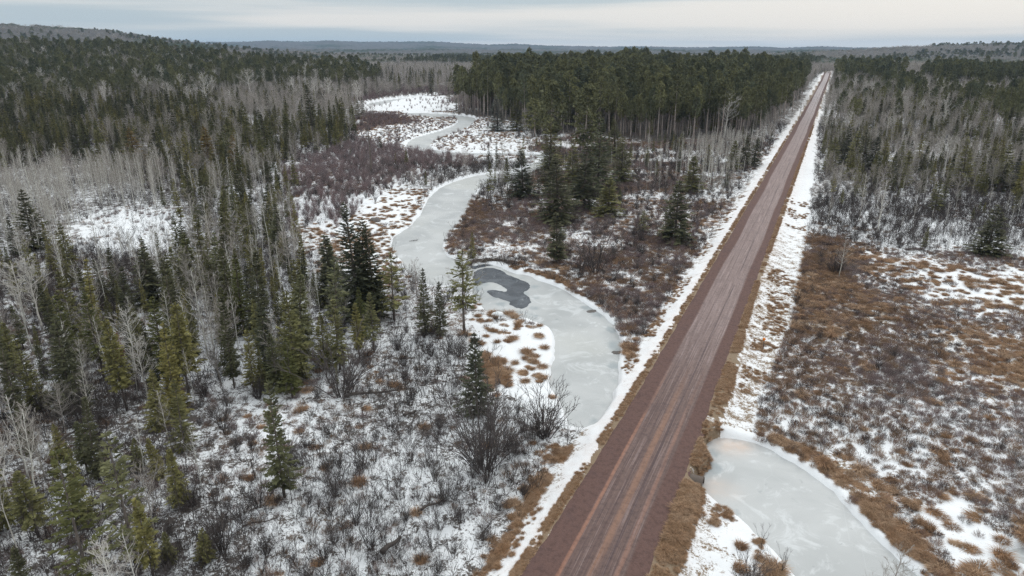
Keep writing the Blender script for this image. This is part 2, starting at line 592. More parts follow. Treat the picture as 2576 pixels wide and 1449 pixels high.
def pine_parts(seed, H=22.0, bare=0.5, Rb=2.6, mats=M_PINE, clumps=70):
    global rng
    rng = np.random.default_rng(seed)
    zz = np.linspace(0, H * 0.97, 10)
    lean = rng.normal(0, 0.012, 2) * H
    P = np.stack([lean[0] * (zz / H) ** 2, lean[1] * (zz / H) ** 2, zz], 1)
    b = MB()
    b.tube(P, np.interp(zz, [0, H], [0.20, 0.03]), 8)
    n = 10
    z0 = rng.uniform(0.5 * bare * H, bare * H, n)
    a = rng.uniform(0, 6.28, n)
    L = rng.uniform(0.4, 1.3, n)
    p0 = np.stack([0 * z0, 0 * z0, z0], 1)
    b.prisms(p0, p0 + np.stack([np.cos(a) * L, np.sin(a) * L, 0 * L], 1), 0.03, 0.01)
    trunk = b.build('trunk', M_PBARK)
    c = MB()
    N = clumps
    t = (np.arange(N) + rng.uniform(0, 1, N)) / N
    z = H * (bare + (0.98 - bare) * t)
    a = np.arange(N) * 2.399 + rng.normal(0, 0.4, N)
    prof = np.interp(t, [0, 0.15, 0.45, 0.8, 1.0], [0.45, 0.9, 1.0, 0.62, 0.12])
    L = Rb * prof * rng.uniform(0.6, 1.15, N)
    x0, y0 = lean[0] * (z / H) ** 2, lean[1] * (z / H) ** 2
    B0 = np.stack([x0, y0, z], 1)
    B1 = B0 + np.stack([np.cos(a) * L, np.sin(a) * L, L * (0.05 + 0.55 * t)], 1)
    c.prisms(B0, B1, 0.045, 0.015)
    P0s, P1s, Ws = [], [], []
    for k in range(5):
        s = [1.0, 0.8, 0.62, 0.9, 0.72][k]
        cen = B0 + (B1 - B0) * s + rng.normal(0, 0.22, (N, 3)) * (1 + 0.5 * (k > 0))
        for q in range(11):
            d = unit(rng.normal(0, 1, (N, 3)) + np.array([0, 0, 0.45]) + 0.4 * unit(B1 - B0))
            ln = rng.uniform(0.28, 0.60, N)
            wv = unit(np.cross(d, rng.normal(0, 1, (N, 3)))) * (ln * 0.22)[:, None]
            P0s.append(cen - d * 0.05)
            P1s.append(cen + d * ln[:, None])
            Ws.append(wv)
    c.cards(np.concatenate(P0s), np.concatenate(P1s), np.concatenate(Ws))
    return trunk, c.build('crown', mats)


def spawn(P0, P1, n, smin, smax, spread, lfac, up=0.0, ljit=0.3):
    """children along sticks: n each"""
    m = len(P0)
    idx = np.repeat(np.arange(m), n)
    s = rng.uniform(smin, smax, len(idx))
    base = P0[idx] + (P1[idx] - P0[idx]) * s[:, None]
    d = unit(P1[idx] - P0[idx])
    L = np.linalg.norm(P1[idx] - P0[idx], axis=1) * lfac * rng.uniform(1 - ljit, 1 + ljit, len(idx)) * (1.15 - 0.5 * s)
    perp = unit(np.cross(d, rng.normal(0, 1, (len(idx), 3))))
    nd = unit(d + perp * spread + np.array([0, 0, up]))
    return base, base + nd * L[:, None]


def bare_parts(seed, H=10.0, nb=26, first=0.3, ang=0.75, blen=0.24, bark=M_ASPEN, twig=M_TWIG, r0=0.07, fine=0.011, k2=5, k3=3, bend=0.03, fork=False):
    """a leafless broadleaf: trunk, limbs, twigs"""
    global rng
    rng = np.random.default_rng(seed)
    b = MB()
    zz = np.linspace(0, H * 0.96, 9)
    wob = np.cumsum(rng.normal(0, bend * H / 9, (9, 2)), 0)
    wob[0] = 0
    P = np.stack([wob[:, 0], wob[:, 1], zz], 1)
    rr = np.interp(zz, [0, H], [r0, 0.012])
    b.tube(P, rr, 6)
    c = MB()
    t = first + (0.97 - first) * ((np.arange(nb) + rng.uniform(0, 1, nb)) / nb)
    z = t * H * 0.96
    x0, y0 = np.interp(z, zz, P[:, 0]), np.interp(z, zz, P[:, 1])
    a = np.arange(nb) * 2.399 + rng.normal(0, 0.3, nb)
    prof = np.interp(t, [first, first + 0.25 * (1 - first), 1.0], [0.75, 1.0, 0.22])
    L = H * blen * prof * rng.uniform(0.7, 1.25, nb)
    el0 = ang + rng.normal(0, 0.12, nb)
    A0 = np.stack([x0, y0, z], 1)
    d0 = np.stack([np.cos(a) * np.cos(el0), np.sin(a) * np.cos(el0), np.sin(el0)], 1)
    A1 = A0 + d0 * (L * 0.55)[:, None]
    d1 = unit(d0 + np.array([0, 0, 0.35]) + rng.normal(0, 0.12, (nb, 3)))
    A2 = A1 + d1 * (L * 0.55)[:, None]
    rb = np.interp(z, [0, H], [r0 * 0.42, 0.012])
    big = MB()
    b.prisms(A0, A1, rb, rb * 0.65, 4)
    b.prisms(A1, A2, rb * 0.65, fine * 0.8)
    trunk = b.build('trunk', bark)
    s0, s1 = spawn(np.concatenate([A0, A1]), np.concatenate([A1, A2]), k2, 0.15, 1.0, 0.75, 0.62, 0.20)
    c.prisms(s0, s1, fine * 1.15, fine * 0.55)
    t0, t1 = spawn(s0, s1, k3, 0.2, 1.0, 0.7, 0.62, 0.15)
    c.prisms(t0, t1, fine * 0.75, fine * 0.35)
    return trunk, c.build('twigs', twig)


def shrub_mesh(seed, H=2.4, stems=26, spread=0.5, mt=M_ALDER, r=0.016, k2=5, k3=2, name='stems', base_r=0.25, bow=0.25):
    """many-stemmed bush: stems fan out from one root"""
    global rng
    rng = np.random.default_rng(seed)
    c = MB()
    a = rng.uniform(0, 6.28, stems)
    el_ = rng.normal(0, spread, stems)
    L = H * rng.uniform(0.55, 1.08, stems)
    b0 = np.stack([np.cos(a) * base_r * rng.random(stems), np.sin(a) * base_r * rng.random(stems), 0 * a - 0.05], 1)
    d = unit(np.stack([np.cos(a) * np.abs(el_), np.sin(a) * np.abs(el_), np.ones(stems)], 1))
    m1 = b0 + d * (L * 0.5)[:, None] + rng.normal(0, 0.03, (stems, 3)) * H
    d2 = unit(d + np.stack([np.cos(a), np.sin(a), 0 * a], 1) * rng.normal(bow * 0.4, bow, stems)[:, None])
    m2 = m1 + d2 * (L * 0.5)[:, None]
    c.prisms(b0, m1, r, r * 0.75)
    c.prisms(m1, m2, r * 0.75, r * 0.35)
    s0, s1 = spawn(np.concatenate([b0, m1]), np.concatenate([m1, m2]), k2, 0.35, 1.0, 0.55, 0.5, 0.2)
    c.prisms(s0, s1, r * 0.5, r * 0.25)
    if k3:
        t0, t1 = spawn(s0, s1, k3, 0.3, 1.0, 0.6, 0.6, 0.1)
        c.prisms(t0, t1, r * 0.34, r * 0.2)
    return c.build(name, mt)


def tussock_mesh(seed, n=380, h=0.55, spread=0.75, wid=0.0075, mt=M_GRASS, rr=0.22):
    """a clump of dead sedge: blades arch outward and lie over"""
    global rng
    rng = np.random.default_rng(seed)
    c = MB()
    a = rng.uniform(0, 6.28, n)
    r = rr * np.sqrt(rng.random(n))
    b0 = np.stack([np.cos(a) * r, np.sin(a) * r, 0 * a - 0.03], 1)
    comb = rng.normal(0, 0.35, 2)
    d = unit(np.stack([np.cos(a) * r / rr * spread + comb[0], np.sin(a) * r / rr * spread + comb[1], np.ones(n)], 1) + rng.normal(0, 0.2, (n, 3)))
    L = h * rng.uniform(0.5, 1.2, n)
    m = b0 + d * (L * 0.6)[:, None]
    d2 = unit(d * np.array([1, 1, 0.25]) + np.stack([np.cos(a) * 0.5, np.sin(a) * 0.5, -0.25 + 0 * a], 1) + rng.normal(0, 0.2, (n, 3)))
    e_ = m + d2 * (L * 0.5)[:, None]
    e_[:, 2] = np.maximum(e_[:, 2], 0.02)
    W = unit(np.cross(d, rng.normal(0, 1, (n, 3)))) * wid
    c.cards(b0, m, W, 1.0, 1.0, 0.9)
    c.cards(m, e_, W, 0.9, 0.7, 0.15)
    return c.build('blades', mt)


def brush_mesh(seed, H=0.8, Rr=0.55, n=150, r=0.0075, mt=M_BRUSH):
    """low dense marsh bush: a dome of fine twigs"""
    global rng
    rng = np.random.default_rng(seed)
    c = MB()
    a = rng.uniform(0, 6.28, n)
    q = np.sqrt(rng.random(n))
    b0 = np.stack([np.cos(a) * q * Rr * 0.5, np.sin(a) * q * Rr * 0.5, 0 * a - 0.03], 1)
    e_ = np.stack([np.cos(a) * q * Rr, np.sin(a) * q * Rr, H * (1 - 0.45 * q ** 2) * rng.uniform(0.5, 1.1, n)], 1) + rng.normal(0, 0.07, (n, 3))
    e_[:, 2] = np.maximum(e_[:, 2], 0.05)
    c.prisms(b0, e_, r, r * 0.5)
    s0, s1 = spawn(b0, e_, 4, 0.35, 1.0, 0.7, 0.35, 0.1)
    c.prisms(s0, s1, r * 0.65, r * 0.35)
    return c.build('twigs', mt)


FIRS = [fir_parts(1, 10, 2.24, 0.05), fir_parts(2, 10, 1.86, 0.10, 0.05), fir_parts(3, 10, 1.54, 0.16, 0.08, 0.8), fir_parts(4, 10, 2.50, 0.03, 0.0, 0.95),
        fir_parts(5, 10, 1.34, 0.22, 0.18, 0.75, per=8), fir_parts(6, 10, 2.05, 0.12, 0.12, 0.9), fir_parts(7, 10, 1.73, 0.30, 0.15, 0.7), fir_parts(8, 10, 1.09, 0.08, 0.10, 0.8)]
FIRSDARK = [(t, (lambda c: (c.materials.__setitem__(0, M_FIRDARK), c)[1])(c.copy())) for t, c in (FIRS[0], FIRS[1], FIRS[2], FIRS[7])]
SPARSE = [fir_parts(11, 10, 1.66, 0.35, 0.45, 0.6, per=6, dens=0.7), fir_parts(12, 10, 1.92, 0.2, 0.4, 0.8, per=6, dens=0.8)]


def remat(pair, m):
    c = pair[1].copy()
    c.materials[0] = m
    return (pair[0], c)


OLIVE = [remat(FIRS[i], M_FIROLIVE) for i in (0, 1, 2, 5)]
OLIVESP = [remat(SPARSE[1], M_FIROLIVE)]
BIGF = [fir_parts(13, 16, 3.5, 0.04, 0.03, 0.86, dens=1.8, fine=0.72), fir_parts(14, 16, 3.1, 0.07, 0.12, 0.8, dens=1.75, fine=0.72)]
BIGSP = [fir_parts(15, 16, 2.4, 0.30, 0.42, 0.65, per=7, dens=1.55, fine=0.6), fir_parts(16, 16, 2.6, 0.2, 0.36, 0.8, per=7, dens=1.55, fine=0.6)]
MIDF = [fir_parts(17, 10, 1.85, 0.05, 0.04, 0.88, dens=1.5, fine=0.72), fir_parts(18, 10, 1.55, 0.12, 0.12, 0.8, dens=1.5, fine=0.72), fir_parts(19, 10, 1.4, 0.25, 0.22, 0.75, dens=1.45, fine=0.7)]
GREYF = [remat(FIRS[5], M_FIRGREY)]
RUSTF = [remat(FIRS[2], M_RUST)]
LARCH = [remat(FIRS[5], M_LARCH), remat(FIRS[3], M_LARCH)]
PINES = [pine_parts(21, 22, 0.50, 3.1), pine_parts(22, 22, 0.55, 2.8), pine_parts(23, 22, 0.42, 3.4, clumps=85), pine_parts(24, 22, 0.58, 2.8, clumps=65)]
PINESFULL = [pine_parts(25, 16, 0.22, 2.9, clumps=90), pine_parts(26, 16, 0.15, 2.6, clumps=90)]
ASPENS = [bare_parts(31, 10, 18, 0.42, 1.0, 0.14, r0=0.07, k2=4, k3=2), bare_parts(32, 10, 22, 0.32, 0.85, 0.20, r0=0.075, k2=4, k3=2), bare_parts(33, 10, 15, 0.5, 1.0, 0.16, r0=0.065, k2=4, k3=2)]
HARD = [bare_parts(41, 12, 30, 0.22, 0.70, 0.30, r0=0.10, fine=0.013, bend=0.05, bark=M_TWIG), bare_parts(42, 12, 34, 0.30, 0.62, 0.33, r0=0.11, fine=0.013, bend=0.05, bark=M_TWIG),
        bare_parts(43, 12, 28, 0.15, 0.80, 0.28, r0=0.09, fine=0.013, bend=0.06, bark=M_TWIG)]
BIRCHES = [bare_parts(51, 11, 26, 0.34, 0.75, 0.27, bark=M_BIRCH, twig=M_BTWIG, r0=0.14, fine=0.018, bend=0.05), bare_parts(52, 11, 22, 0.45, 0.65, 0.28, bark=M_BIRCH, twig=M_BTWIG, r0=0.13, fine=0.018, bend=0.06)]
SAPL = [bare_parts(61, 6, 12, 0.35, 0.95, 0.20, r0=0.032, fine=0.008, k2=3, k3=1, bark=M_ALDER, twig=M_ALDER), bare_parts(62, 6, 10, 0.3, 1.0, 0.22, r0=0.028, fine=0.008, k2=3, k3=1, bark=M_ALDER, twig=M_ALDER)]
SHRUBS = [shrub_mesh(71), shrub_mesh(72, 2.8, 32, 0.4), shrub_mesh(73, 2.2, 22, 0.7), shrub_mesh(74, 3.2, 18, 0.35, r=0.02)]
REDSHRUBS = [shrub_mesh(75, 2.2, 30, 0.35, M_REDTWIG, r=0.014), shrub_mesh(76, 2.4, 34, 0.28, M_REDTWIG, r=0.014), shrub_mesh(77, 2.0, 26, 0.45, M_REDTWIG, r=0.014)]
UNDER = [shrub_mesh(81, 2.3, 6, 0.45, M_UNDER, r=0.015, k2=3, k3=1, base_r=0.10, bow=0.7), shrub_mesh(82, 1.7, 6, 0.8, M_UNDER, r=0.014, k2=3, k3=1, base_r=0.12, bow=0.8), shrub_mesh(83, 2.8, 4, 0.35, M_UNDER, r=0.018, k2=4, k3=1, base_r=0.10, bow=0.5), shrub_mesh(84, 0.9, 5, 1.3, M_UNDER, r=0.022, k2=2, k3=0, base_r=0.12, bow=0.3)]
TUSS = [tussock_mesh(91), tussock_mesh(92, 330, 0.45, 0.9), tussock_mesh(93, 400, 0.65, 0.6), tussock_mesh(94, 300, 0.35, 1.0)]
BRUSH = [brush_mesh(101, .8, .6, 75, mt=M_BR1), brush_mesh(102, 0.6, 0.75, 85, mt=M_BR1), brush_mesh(103, 0.9, 0.6, 70, mt=M_BR2), brush_mesh(104, 0.7, 0.65, 75, mt=M_BR3), brush_mesh(105, 0.9, 0.7, 60, mt=M_BRUSH), brush_mesh(106, 0.7, 0.6, 75, mt=M_SHRUBDARK)]
rng = np.random.default_rng(99)

# ------------------------------------------------------------------ things
COUNT = {}


def thing(name, parts, loc, rz, sc, label, cat, group=None, tilt=(0, 0), partnames=('trunk', 'crown')):
    o = bpy.data.objects.new(name, None)
    o.empty_display_size = 0.5
    o.location = loc
    o.rotation_euler = (tilt[0], tilt[1], rz)
    o.scale = sc
    o['label'] = label
    o['category'] = cat
    if group:
        o['group'] = group
    COL.objects.link(o)
    for me, pn in zip(parts, partnames):
        c = bpy.data.objects.new(pn, me)
        c.parent = o
        COL.objects.link(c)
    COUNT[name] = COUNT.get(name, 0) + 1
    return o


def single(name, me, loc, rz, sc, label, cat, group=None, tilt=(0, 0)):
    o = bpy.data.objects.new(name, me)
    o.location = loc
    o.rotation_euler = (tilt[0], tilt[1], rz)
    o.scale = sc
    o['label'] = label
    o['category'] = cat
    if group:
        o['group'] = group
    COL.objects.link(o)
    COUNT[name] = COUNT.get(name, 0) + 1
    return o


def stuff(name, P, rz, sc, idx, protos, label=None, squash=None):
    """one object of kind stuff: real plants (the meshes of placed ones) repeated over ground nobody could count"""
    P = np.asarray(P, np.float32)
    n = len(P)
    me = bpy.data.meshes.new(name)
    me.vertices.add(n)
    me.vertices.foreach_set("co", P.ravel())
    for nm, arr in (('rz', rz), ('sc', sc), ('sz', sc if squash is None else squash)):
        a = me.attributes.new(nm, 'FLOAT', 'POINT')
        a.data.foreach_set("value", np.asarray(arr, np.float32))
    a = me.attributes.new('pi', 'INT', 'POINT')
    a.data.foreach_set("value", np.asarray(idx, np.int32))
    o = bpy.data.objects.new(name, me)
    COL.objects.link(o)
    o['kind'] = 'stuff'
    if label:
        o['label'] = label
    ng = bpy.data.node_groups.new(name, 'GeometryNodeTree')
    ng.interface.new_socket('Geometry', in_out='INPUT', socket_type='NodeSocketGeometry')
    ng.interface.new_socket('Geometry', in_out='OUTPUT', socket_type='NodeSocketGeometry')
    N, Lk = ng.nodes, ng.links
    gi, go = N.new('NodeGroupInput'), N.new('NodeGroupOutput')
    jj = N.new('GeometryNodeJoinGeometry')
    for obs in protos:
        j = N.new('GeometryNodeJoinGeometry')
        for ob in obs:
            oi = N.new('GeometryNodeObjectInfo')
            oi.transform_space = 'ORIGINAL'
            oi.inputs['Object'].default_value = ob
            oi.inputs['As Instance'].default_value = True
            Lk.new(oi.outputs['Geometry'], j.inputs[0])
        if len(obs) > 1:
            g2 = N.new('GeometryNodeGeometryToInstance')
            Lk.new(j.outputs[0], g2.inputs[0])
            Lk.new(g2.outputs[0], jj.inputs[0])
        else:
            Lk.new(j.outputs[0], jj.inputs[0])
    ip = N.new('GeometryNodeInstanceOnPoints')
    Lk.new(gi.outputs[0], ip.inputs['Points'])
    Lk.new(jj.outputs[0], ip.inputs['Instance'])
    ip.inputs['Pick Instance'].default_value = True

    def attr(nm, t):
        q = N.new('GeometryNodeInputNamedAttribute')
        q.data_type = t
        q.inputs['Name'].default_value = nm
        return q.outputs[0]
    Lk.new(attr('pi', 'INT'), ip.inputs['Instance Index'])
    cr_ = N.new('ShaderNodeCombineXYZ')
    Lk.new(attr('rz', 'FLOAT'), cr_.inputs[2])
    Lk.new(cr_.outputs[0], ip.inputs['Rotation'])
    cs = N.new('ShaderNodeCombineXYZ')
    s_ = attr('sc', 'FLOAT')
    Lk.new(s_, cs.inputs[0])
    Lk.new(s_, cs.inputs[1])
    Lk.new(attr('sz', 'FLOAT'), cs.inputs[2])
    Lk.new(cs.outputs[0], ip.inputs['Scale'])
    Lk.new(ip.outputs[0], go.inputs[0])
    md = o.modifiers.new('scatter', 'NODES')
    md.node_group = ng
    return o
# ------------------------------------------------------------------ what grows where (outlines as the photo shows them, on the ground)
#  name, outline, snow-free share of ground, warmth, tan, {plant: (per square metre, min height, max height)}
ZN = [
    ('rest', [(-900, 200), (3500, 200), (3500, 1700), (-900, 1700)], .45, .35, .1, dict(fir=(.008, 4, 10), hard=(.01, 6, 10), shrub=(.05, 1.5, 3), under=(.5, .8, 1.2))),
    ('midleft', [(-900, 270), (600, 300), (900, 300), (930, 380), (780, 430), (600, 470), (440, 500), (400, 450), (-900, 440)], .6, .2, .05,
     dict(fir=(.040, 5, 13), hard=(.013, 6, 11), shrub=(.08, 1.5, 3))),
    ('leftwood', [(-900, 425), (200, 440), (400, 450), (460, 520), (200, 520), (180, 660), (-900, 660)], .52, .2, .05, dict(aspen=(.14, 6, 12), fir=(.002, 6, 12), under=(.5, .8, 1.2), hard=(.008, 6, 9))),
    ('leftfront', [(-900, 600), (180, 640), (330, 640), (420, 720), (420, 900), (560, 1000), (640, 1200), (640, 1700), (-900, 1700)], .50, .2, .05,
     dict(fir=(.034, 2.5, 9), aspen=(.014, 6, 10), hard=(.005, 6, 9), shrub=(.075, 1.5, 3.0), sapl=(.05, 3, 6), under=(1.7, .7, 1.4), brush=(.25, .4, .8))),
    ('leftmid', [(-900, 650), (300, 645), (420, 720), (430, 900), (560, 1000), (660, 1020), (640, 1110), (-900, 1130)], .50, .25, .05,
     dict(fir=(.036, 4, 11), aspen=(.014, 6, 10), hard=(.008, 5, 9), shrub=(.075, 1.5, 3.0), sapl=(.05, 3, 6), under=(1.5, .7, 1.4), brush=(.25, .4, .8))),
    ('midfront', [(640, 1700), (560, 1000), (700, 950), (900, 830), (1060, 830), (1190, 850), (1245, 900), (1260, 1000), (1440, 1090), (1260, 1449), (1150, 1700)], .42, .25, .08,
     dict(fir=(.004, 1.5, 5), shrub=(.075, 1.3, 2.6), sapl=(.02, 2.5, 4.5), under=(1.8, .6, 1.3), brush=(.35, .3, .7), tuss=(.035, .4, .7))),
    ('rightwood', [(2040, 200), (3500, 200), (3500, 520), (2030, 520), (2060, 400), (2085, 300)], .55, .15, .05, dict(hard=(.024, 5, 9.5), aspen=(.016, 5, 9), fir=(.028, 4, 10.5), birch=(.004, 8, 12), shrub=(.10, 1.5, 3))),
    ('belt', [(440, 500), (600, 400), (700, 400), (740, 440), (720, 520), (740, 600), (800, 680), (980, 760), (1050, 830), (900, 860), (760, 900), (740, 1010), (600, 1010), (500, 940), (400, 860), (350, 740), (440, 640)], .45, .15, .05,
     dict(fir=(.058, 3.5, 10.8), aspen=(.020, 7, 11), hard=(.010, 6, 10), shrub=(.03, 1.5, 2.5), under=(.8, .8, 1.2), sapl=(.03, 3, 6))),
    ('thicketedge', [(720, 560), (740, 470), (980, 450), (1060, 440), (985, 490), (950, 540), (890, 575), (740, 590)], .30, .4, .05, dict(redshrub=(.16, 1.6, 2.6), shrub=(.10, 1.4, 2.4))),
    ('thicket', [(760, 400), (880, 362), (980, 366), (1100, 388), (1218, 392), (1222, 415), (1120, 425), (1050, 442), (985, 462), (920, 480), (830, 500), (740, 500), (720, 480), (730, 440)], .40, .55, .05,
     dict(redshrub=(.26, 1.4, 2.7), shrub=(.10, 1.5, 2.8), fir=(.001, 3, 6), brush=(.3, .5, .9))),
    ('clearing', [(200, 535), (330, 520), (470, 535), (480, 600), (400, 640), (300, 640), (190, 620)], .24, .2, .05, dict(under=(.5, .5, 1.0), brush=(.22, .3, .7), fir=(.002, 2, 4), shrub=(.02, 1, 1.8))),
    ('farmeadow', [(900, 262), (1000, 250), (1120, 247), (1180, 285), (1330, 345), (1370, 400), (1220, 400), (980, 375), (880, 355), (890, 300)], .26, .8, .45, dict(brush=(.22, .35, .65), tuss=(.14, .35, .6), redshrub=(.015, 1.0, 1.9), shrub=(.01, 1.2, 2))),
    ('redpatch', [(890, 285), (980, 292), (1020, 302), (985, 322), (900, 335), (870, 305)], .7, .75, .2, dict(redshrub=(.12, 1.4, 2.4), shrub=(.04, 1.3, 2.4), brush=(.5, .5, .9))),
    ('creekleft', [(740, 580), (880, 565), (960, 480), (1000, 470), (1080, 480), (1060, 560), (990, 610), (1010, 700), (1000, 760), (860, 690), (780, 640)], .26, .6, .45, dict(tuss=(.34, .35, .65), brush=(.12, .4, .7))),
    ('islet', [(1200, 780), (1400, 810), (1400, 900), (1400, 990), (1420, 1040), (1260, 1000), (1240, 900), (1200, 850)], .16, .4, .6, dict(tuss=(.30, .4, .75), brush=(.04, .3, .6))),
    ('grove', [(1270, 350), (1500, 352), (1960, 345), (1900, 420), (1830, 510), (1640, 500), (1500, 520), (1300, 480), (1350, 420)], .45, .6, .1,
     dict(aspen=(.022, 3, 6.5), shrub=(.12, 1.4, 2.4), fir=(.005, 3, 6), brush=(1.0, .5, .9), sapl=(.03, 2.5, 4))),
    ('groveright', [(1760, 372), (1965, 338), (1905, 420), (1838, 508), (1750, 495), (1720, 440)], .45, .3, .05, dict(aspen=(.11, 4, 8.5), shrub=(.10, 1.5, 2.6), fir=(.003, 4, 7), brush=(.3, .5, .9))),
    ('redstrip', [(1500, 352), (1800, 348), (1780, 368), (1500, 372)], .6, .9, .15, dict(brush=(1.6, .5, .9), fir=(.004, 3, 5))),
    ('grovefront', [(1280, 470), (1500, 510), (1650, 500), (1830, 510), (1790, 590), (1640, 600), (1400, 560), (1260, 540)], .50, .6, .25,
     dict(shrub=(.10, 1.2, 2.4), redshrub=(.04, 1.2, 2), brush=(.45, .5, .9), aspen=(.006, 4, 7), tuss=(.2, .4, .7))),
    ('between', [(1180, 490), (1260, 530), (1400, 555), (1640, 590), (1790, 590), (1740, 680), (1640, 830), (1560, 900), (1550, 830), (1460, 740), (1330, 690), (1290, 640), (1120, 640), (1120, 590)], .42, .62, .25,
     dict(brush=(1.7, .4, .85), shrub=(.045, 1.2, 2.4), tuss=(.16, .4, .7), redshrub=(.03, 1, 1.8))),
    ('rightfront', [(2030, 505), (3500, 520), (3500, 660), (2500, 640), (2200, 620), (2050, 600)], .34, .25, .08,
     dict(shrub=(.12, 1.3, 2.6), sapl=(.10, 2.5, 4.5), under=(1.2, .8, 1.3), fir=(.003, 3, 6), brush=(.15, .4, .8), aspen=(.01, 4, 7))),
    ('marsh', [(1990, 590), (2080, 600), (2240, 630), (2560, 640), (3500, 660), (3500, 1700), (2400, 1700), (2330, 1449), (2120, 1270), (1900, 1110), (1870, 1060), (1940, 900), (1980, 750)], .42, .6, .22,
     dict(brush=(2.6, .28, .62), tuss=(.13, .3, .6), shrub=(.012, 1.1, 1.9))),
    ('rustpatch', [(2010, 600), (2090, 590), (2190, 640), (2215, 680), (2130, 700), (2200, 760), (2150, 800), (2060, 820), (1960, 900), (1990, 700)], .52, .85, .40,
     dict(brush=(1.5, .45, .9), tuss=(.35, .5, .9), shrub=(.008, 1.5, 2.4))),
    ('marshwarm', [(1985, 760), (2200, 800), (2400, 800), (2576, 860), (3400, 900), (3400, 1010), (2500, 1010), (2300, 960), (2120, 1000), (1930, 1010), (1945, 900)], .50, .8, .45,
     dict(brush=(2.0, .3, .7), tuss=(.42, .35, .7), shrub=(.008, 1.1, 1.9))),
    ('straw_a', [(1975, 690), (2120, 700), (2260, 760), (2240, 830), (2090, 850), (1960, 800)], .62, .6, .9, dict(brush=(1.0, .3, .7), tuss=(1.1, .4, .75))),
    ('straw_b', [(2360, 840), (2576, 850), (3000, 870), (3000, 980), (2480, 950)], .5, .5, .9, dict(brush=(.6, .3, .7), tuss=(.8, .4, .75))),
    ('grey_a', [(1890, 1000), (2120, 985), (2310, 1040), (2370, 1140), (2180, 1170), (1990, 1110)], .26, .3, .15, dict(brush=(1.3, .3, .7), shrub=(.05, .9, 1.7), tuss=(.06, .3, .6), under=(.5, .6, .9))),
    ('grey_b', [(2200, 860), (2340, 880), (2400, 1000), (2290, 1020), (2190, 950)], .40, .2, .1, dict(brush=(2.4, .4, .8), shrub=(.06, 1.0, 1.8))),
    ('straw_c', [(2010, 1120), (2180, 1180), (2260, 1290), (2330, 1400), (2250, 1380), (2120, 1240), (2020, 1160)], .45, .5, .9, dict(brush=(.8, .3, .7), tuss=(.7, .4, .8))),
    ('grey_c', [(2330, 1080), (2576, 1060), (3000, 1060), (3000, 1180), (2450, 1180)], .30, .3, .2, dict(brush=(1.6, .3, .7), shrub=(.04, .9, 1.6), tuss=(.06, .3, .6))),
    ('marshsnow', [(2150, 640), (2300, 660), (2576, 700), (3500, 720), (3500, 830), (2576, 800), (2380, 790), (2250, 720)], .22, .5, .4, dict(brush=(.5, .35, .8), tuss=(.30, .4, .8))),
    ('marshopen', [(2300, 1280), (2420, 1250), (2500, 1330), (3500, 1300), (3500, 1700), (2440, 1700), (2400, 1449)], .10, .5, .5, dict(tuss=(.36, .5, .9), brush=(.12, .3, .6))),
    ('pondbank', [(1690, 1700), (1700, 1449), (1740, 1330), (1770, 1260), (1900, 1340), (2000, 1449), (2060, 1700)], .10, .5, .6, dict(tuss=(.30, .6, 1.1), brush=(.06, .4, .7))),
    ('bushcorner', [(1860, 1700), (1830, 1400), (1900, 1370), (1990, 1449), (2060, 1700)], .25, .5, .5, dict(shrub=(.10, 1.1, 1.8), tuss=(.30, .5, .9), brush=(.5, .5, .8))),
]
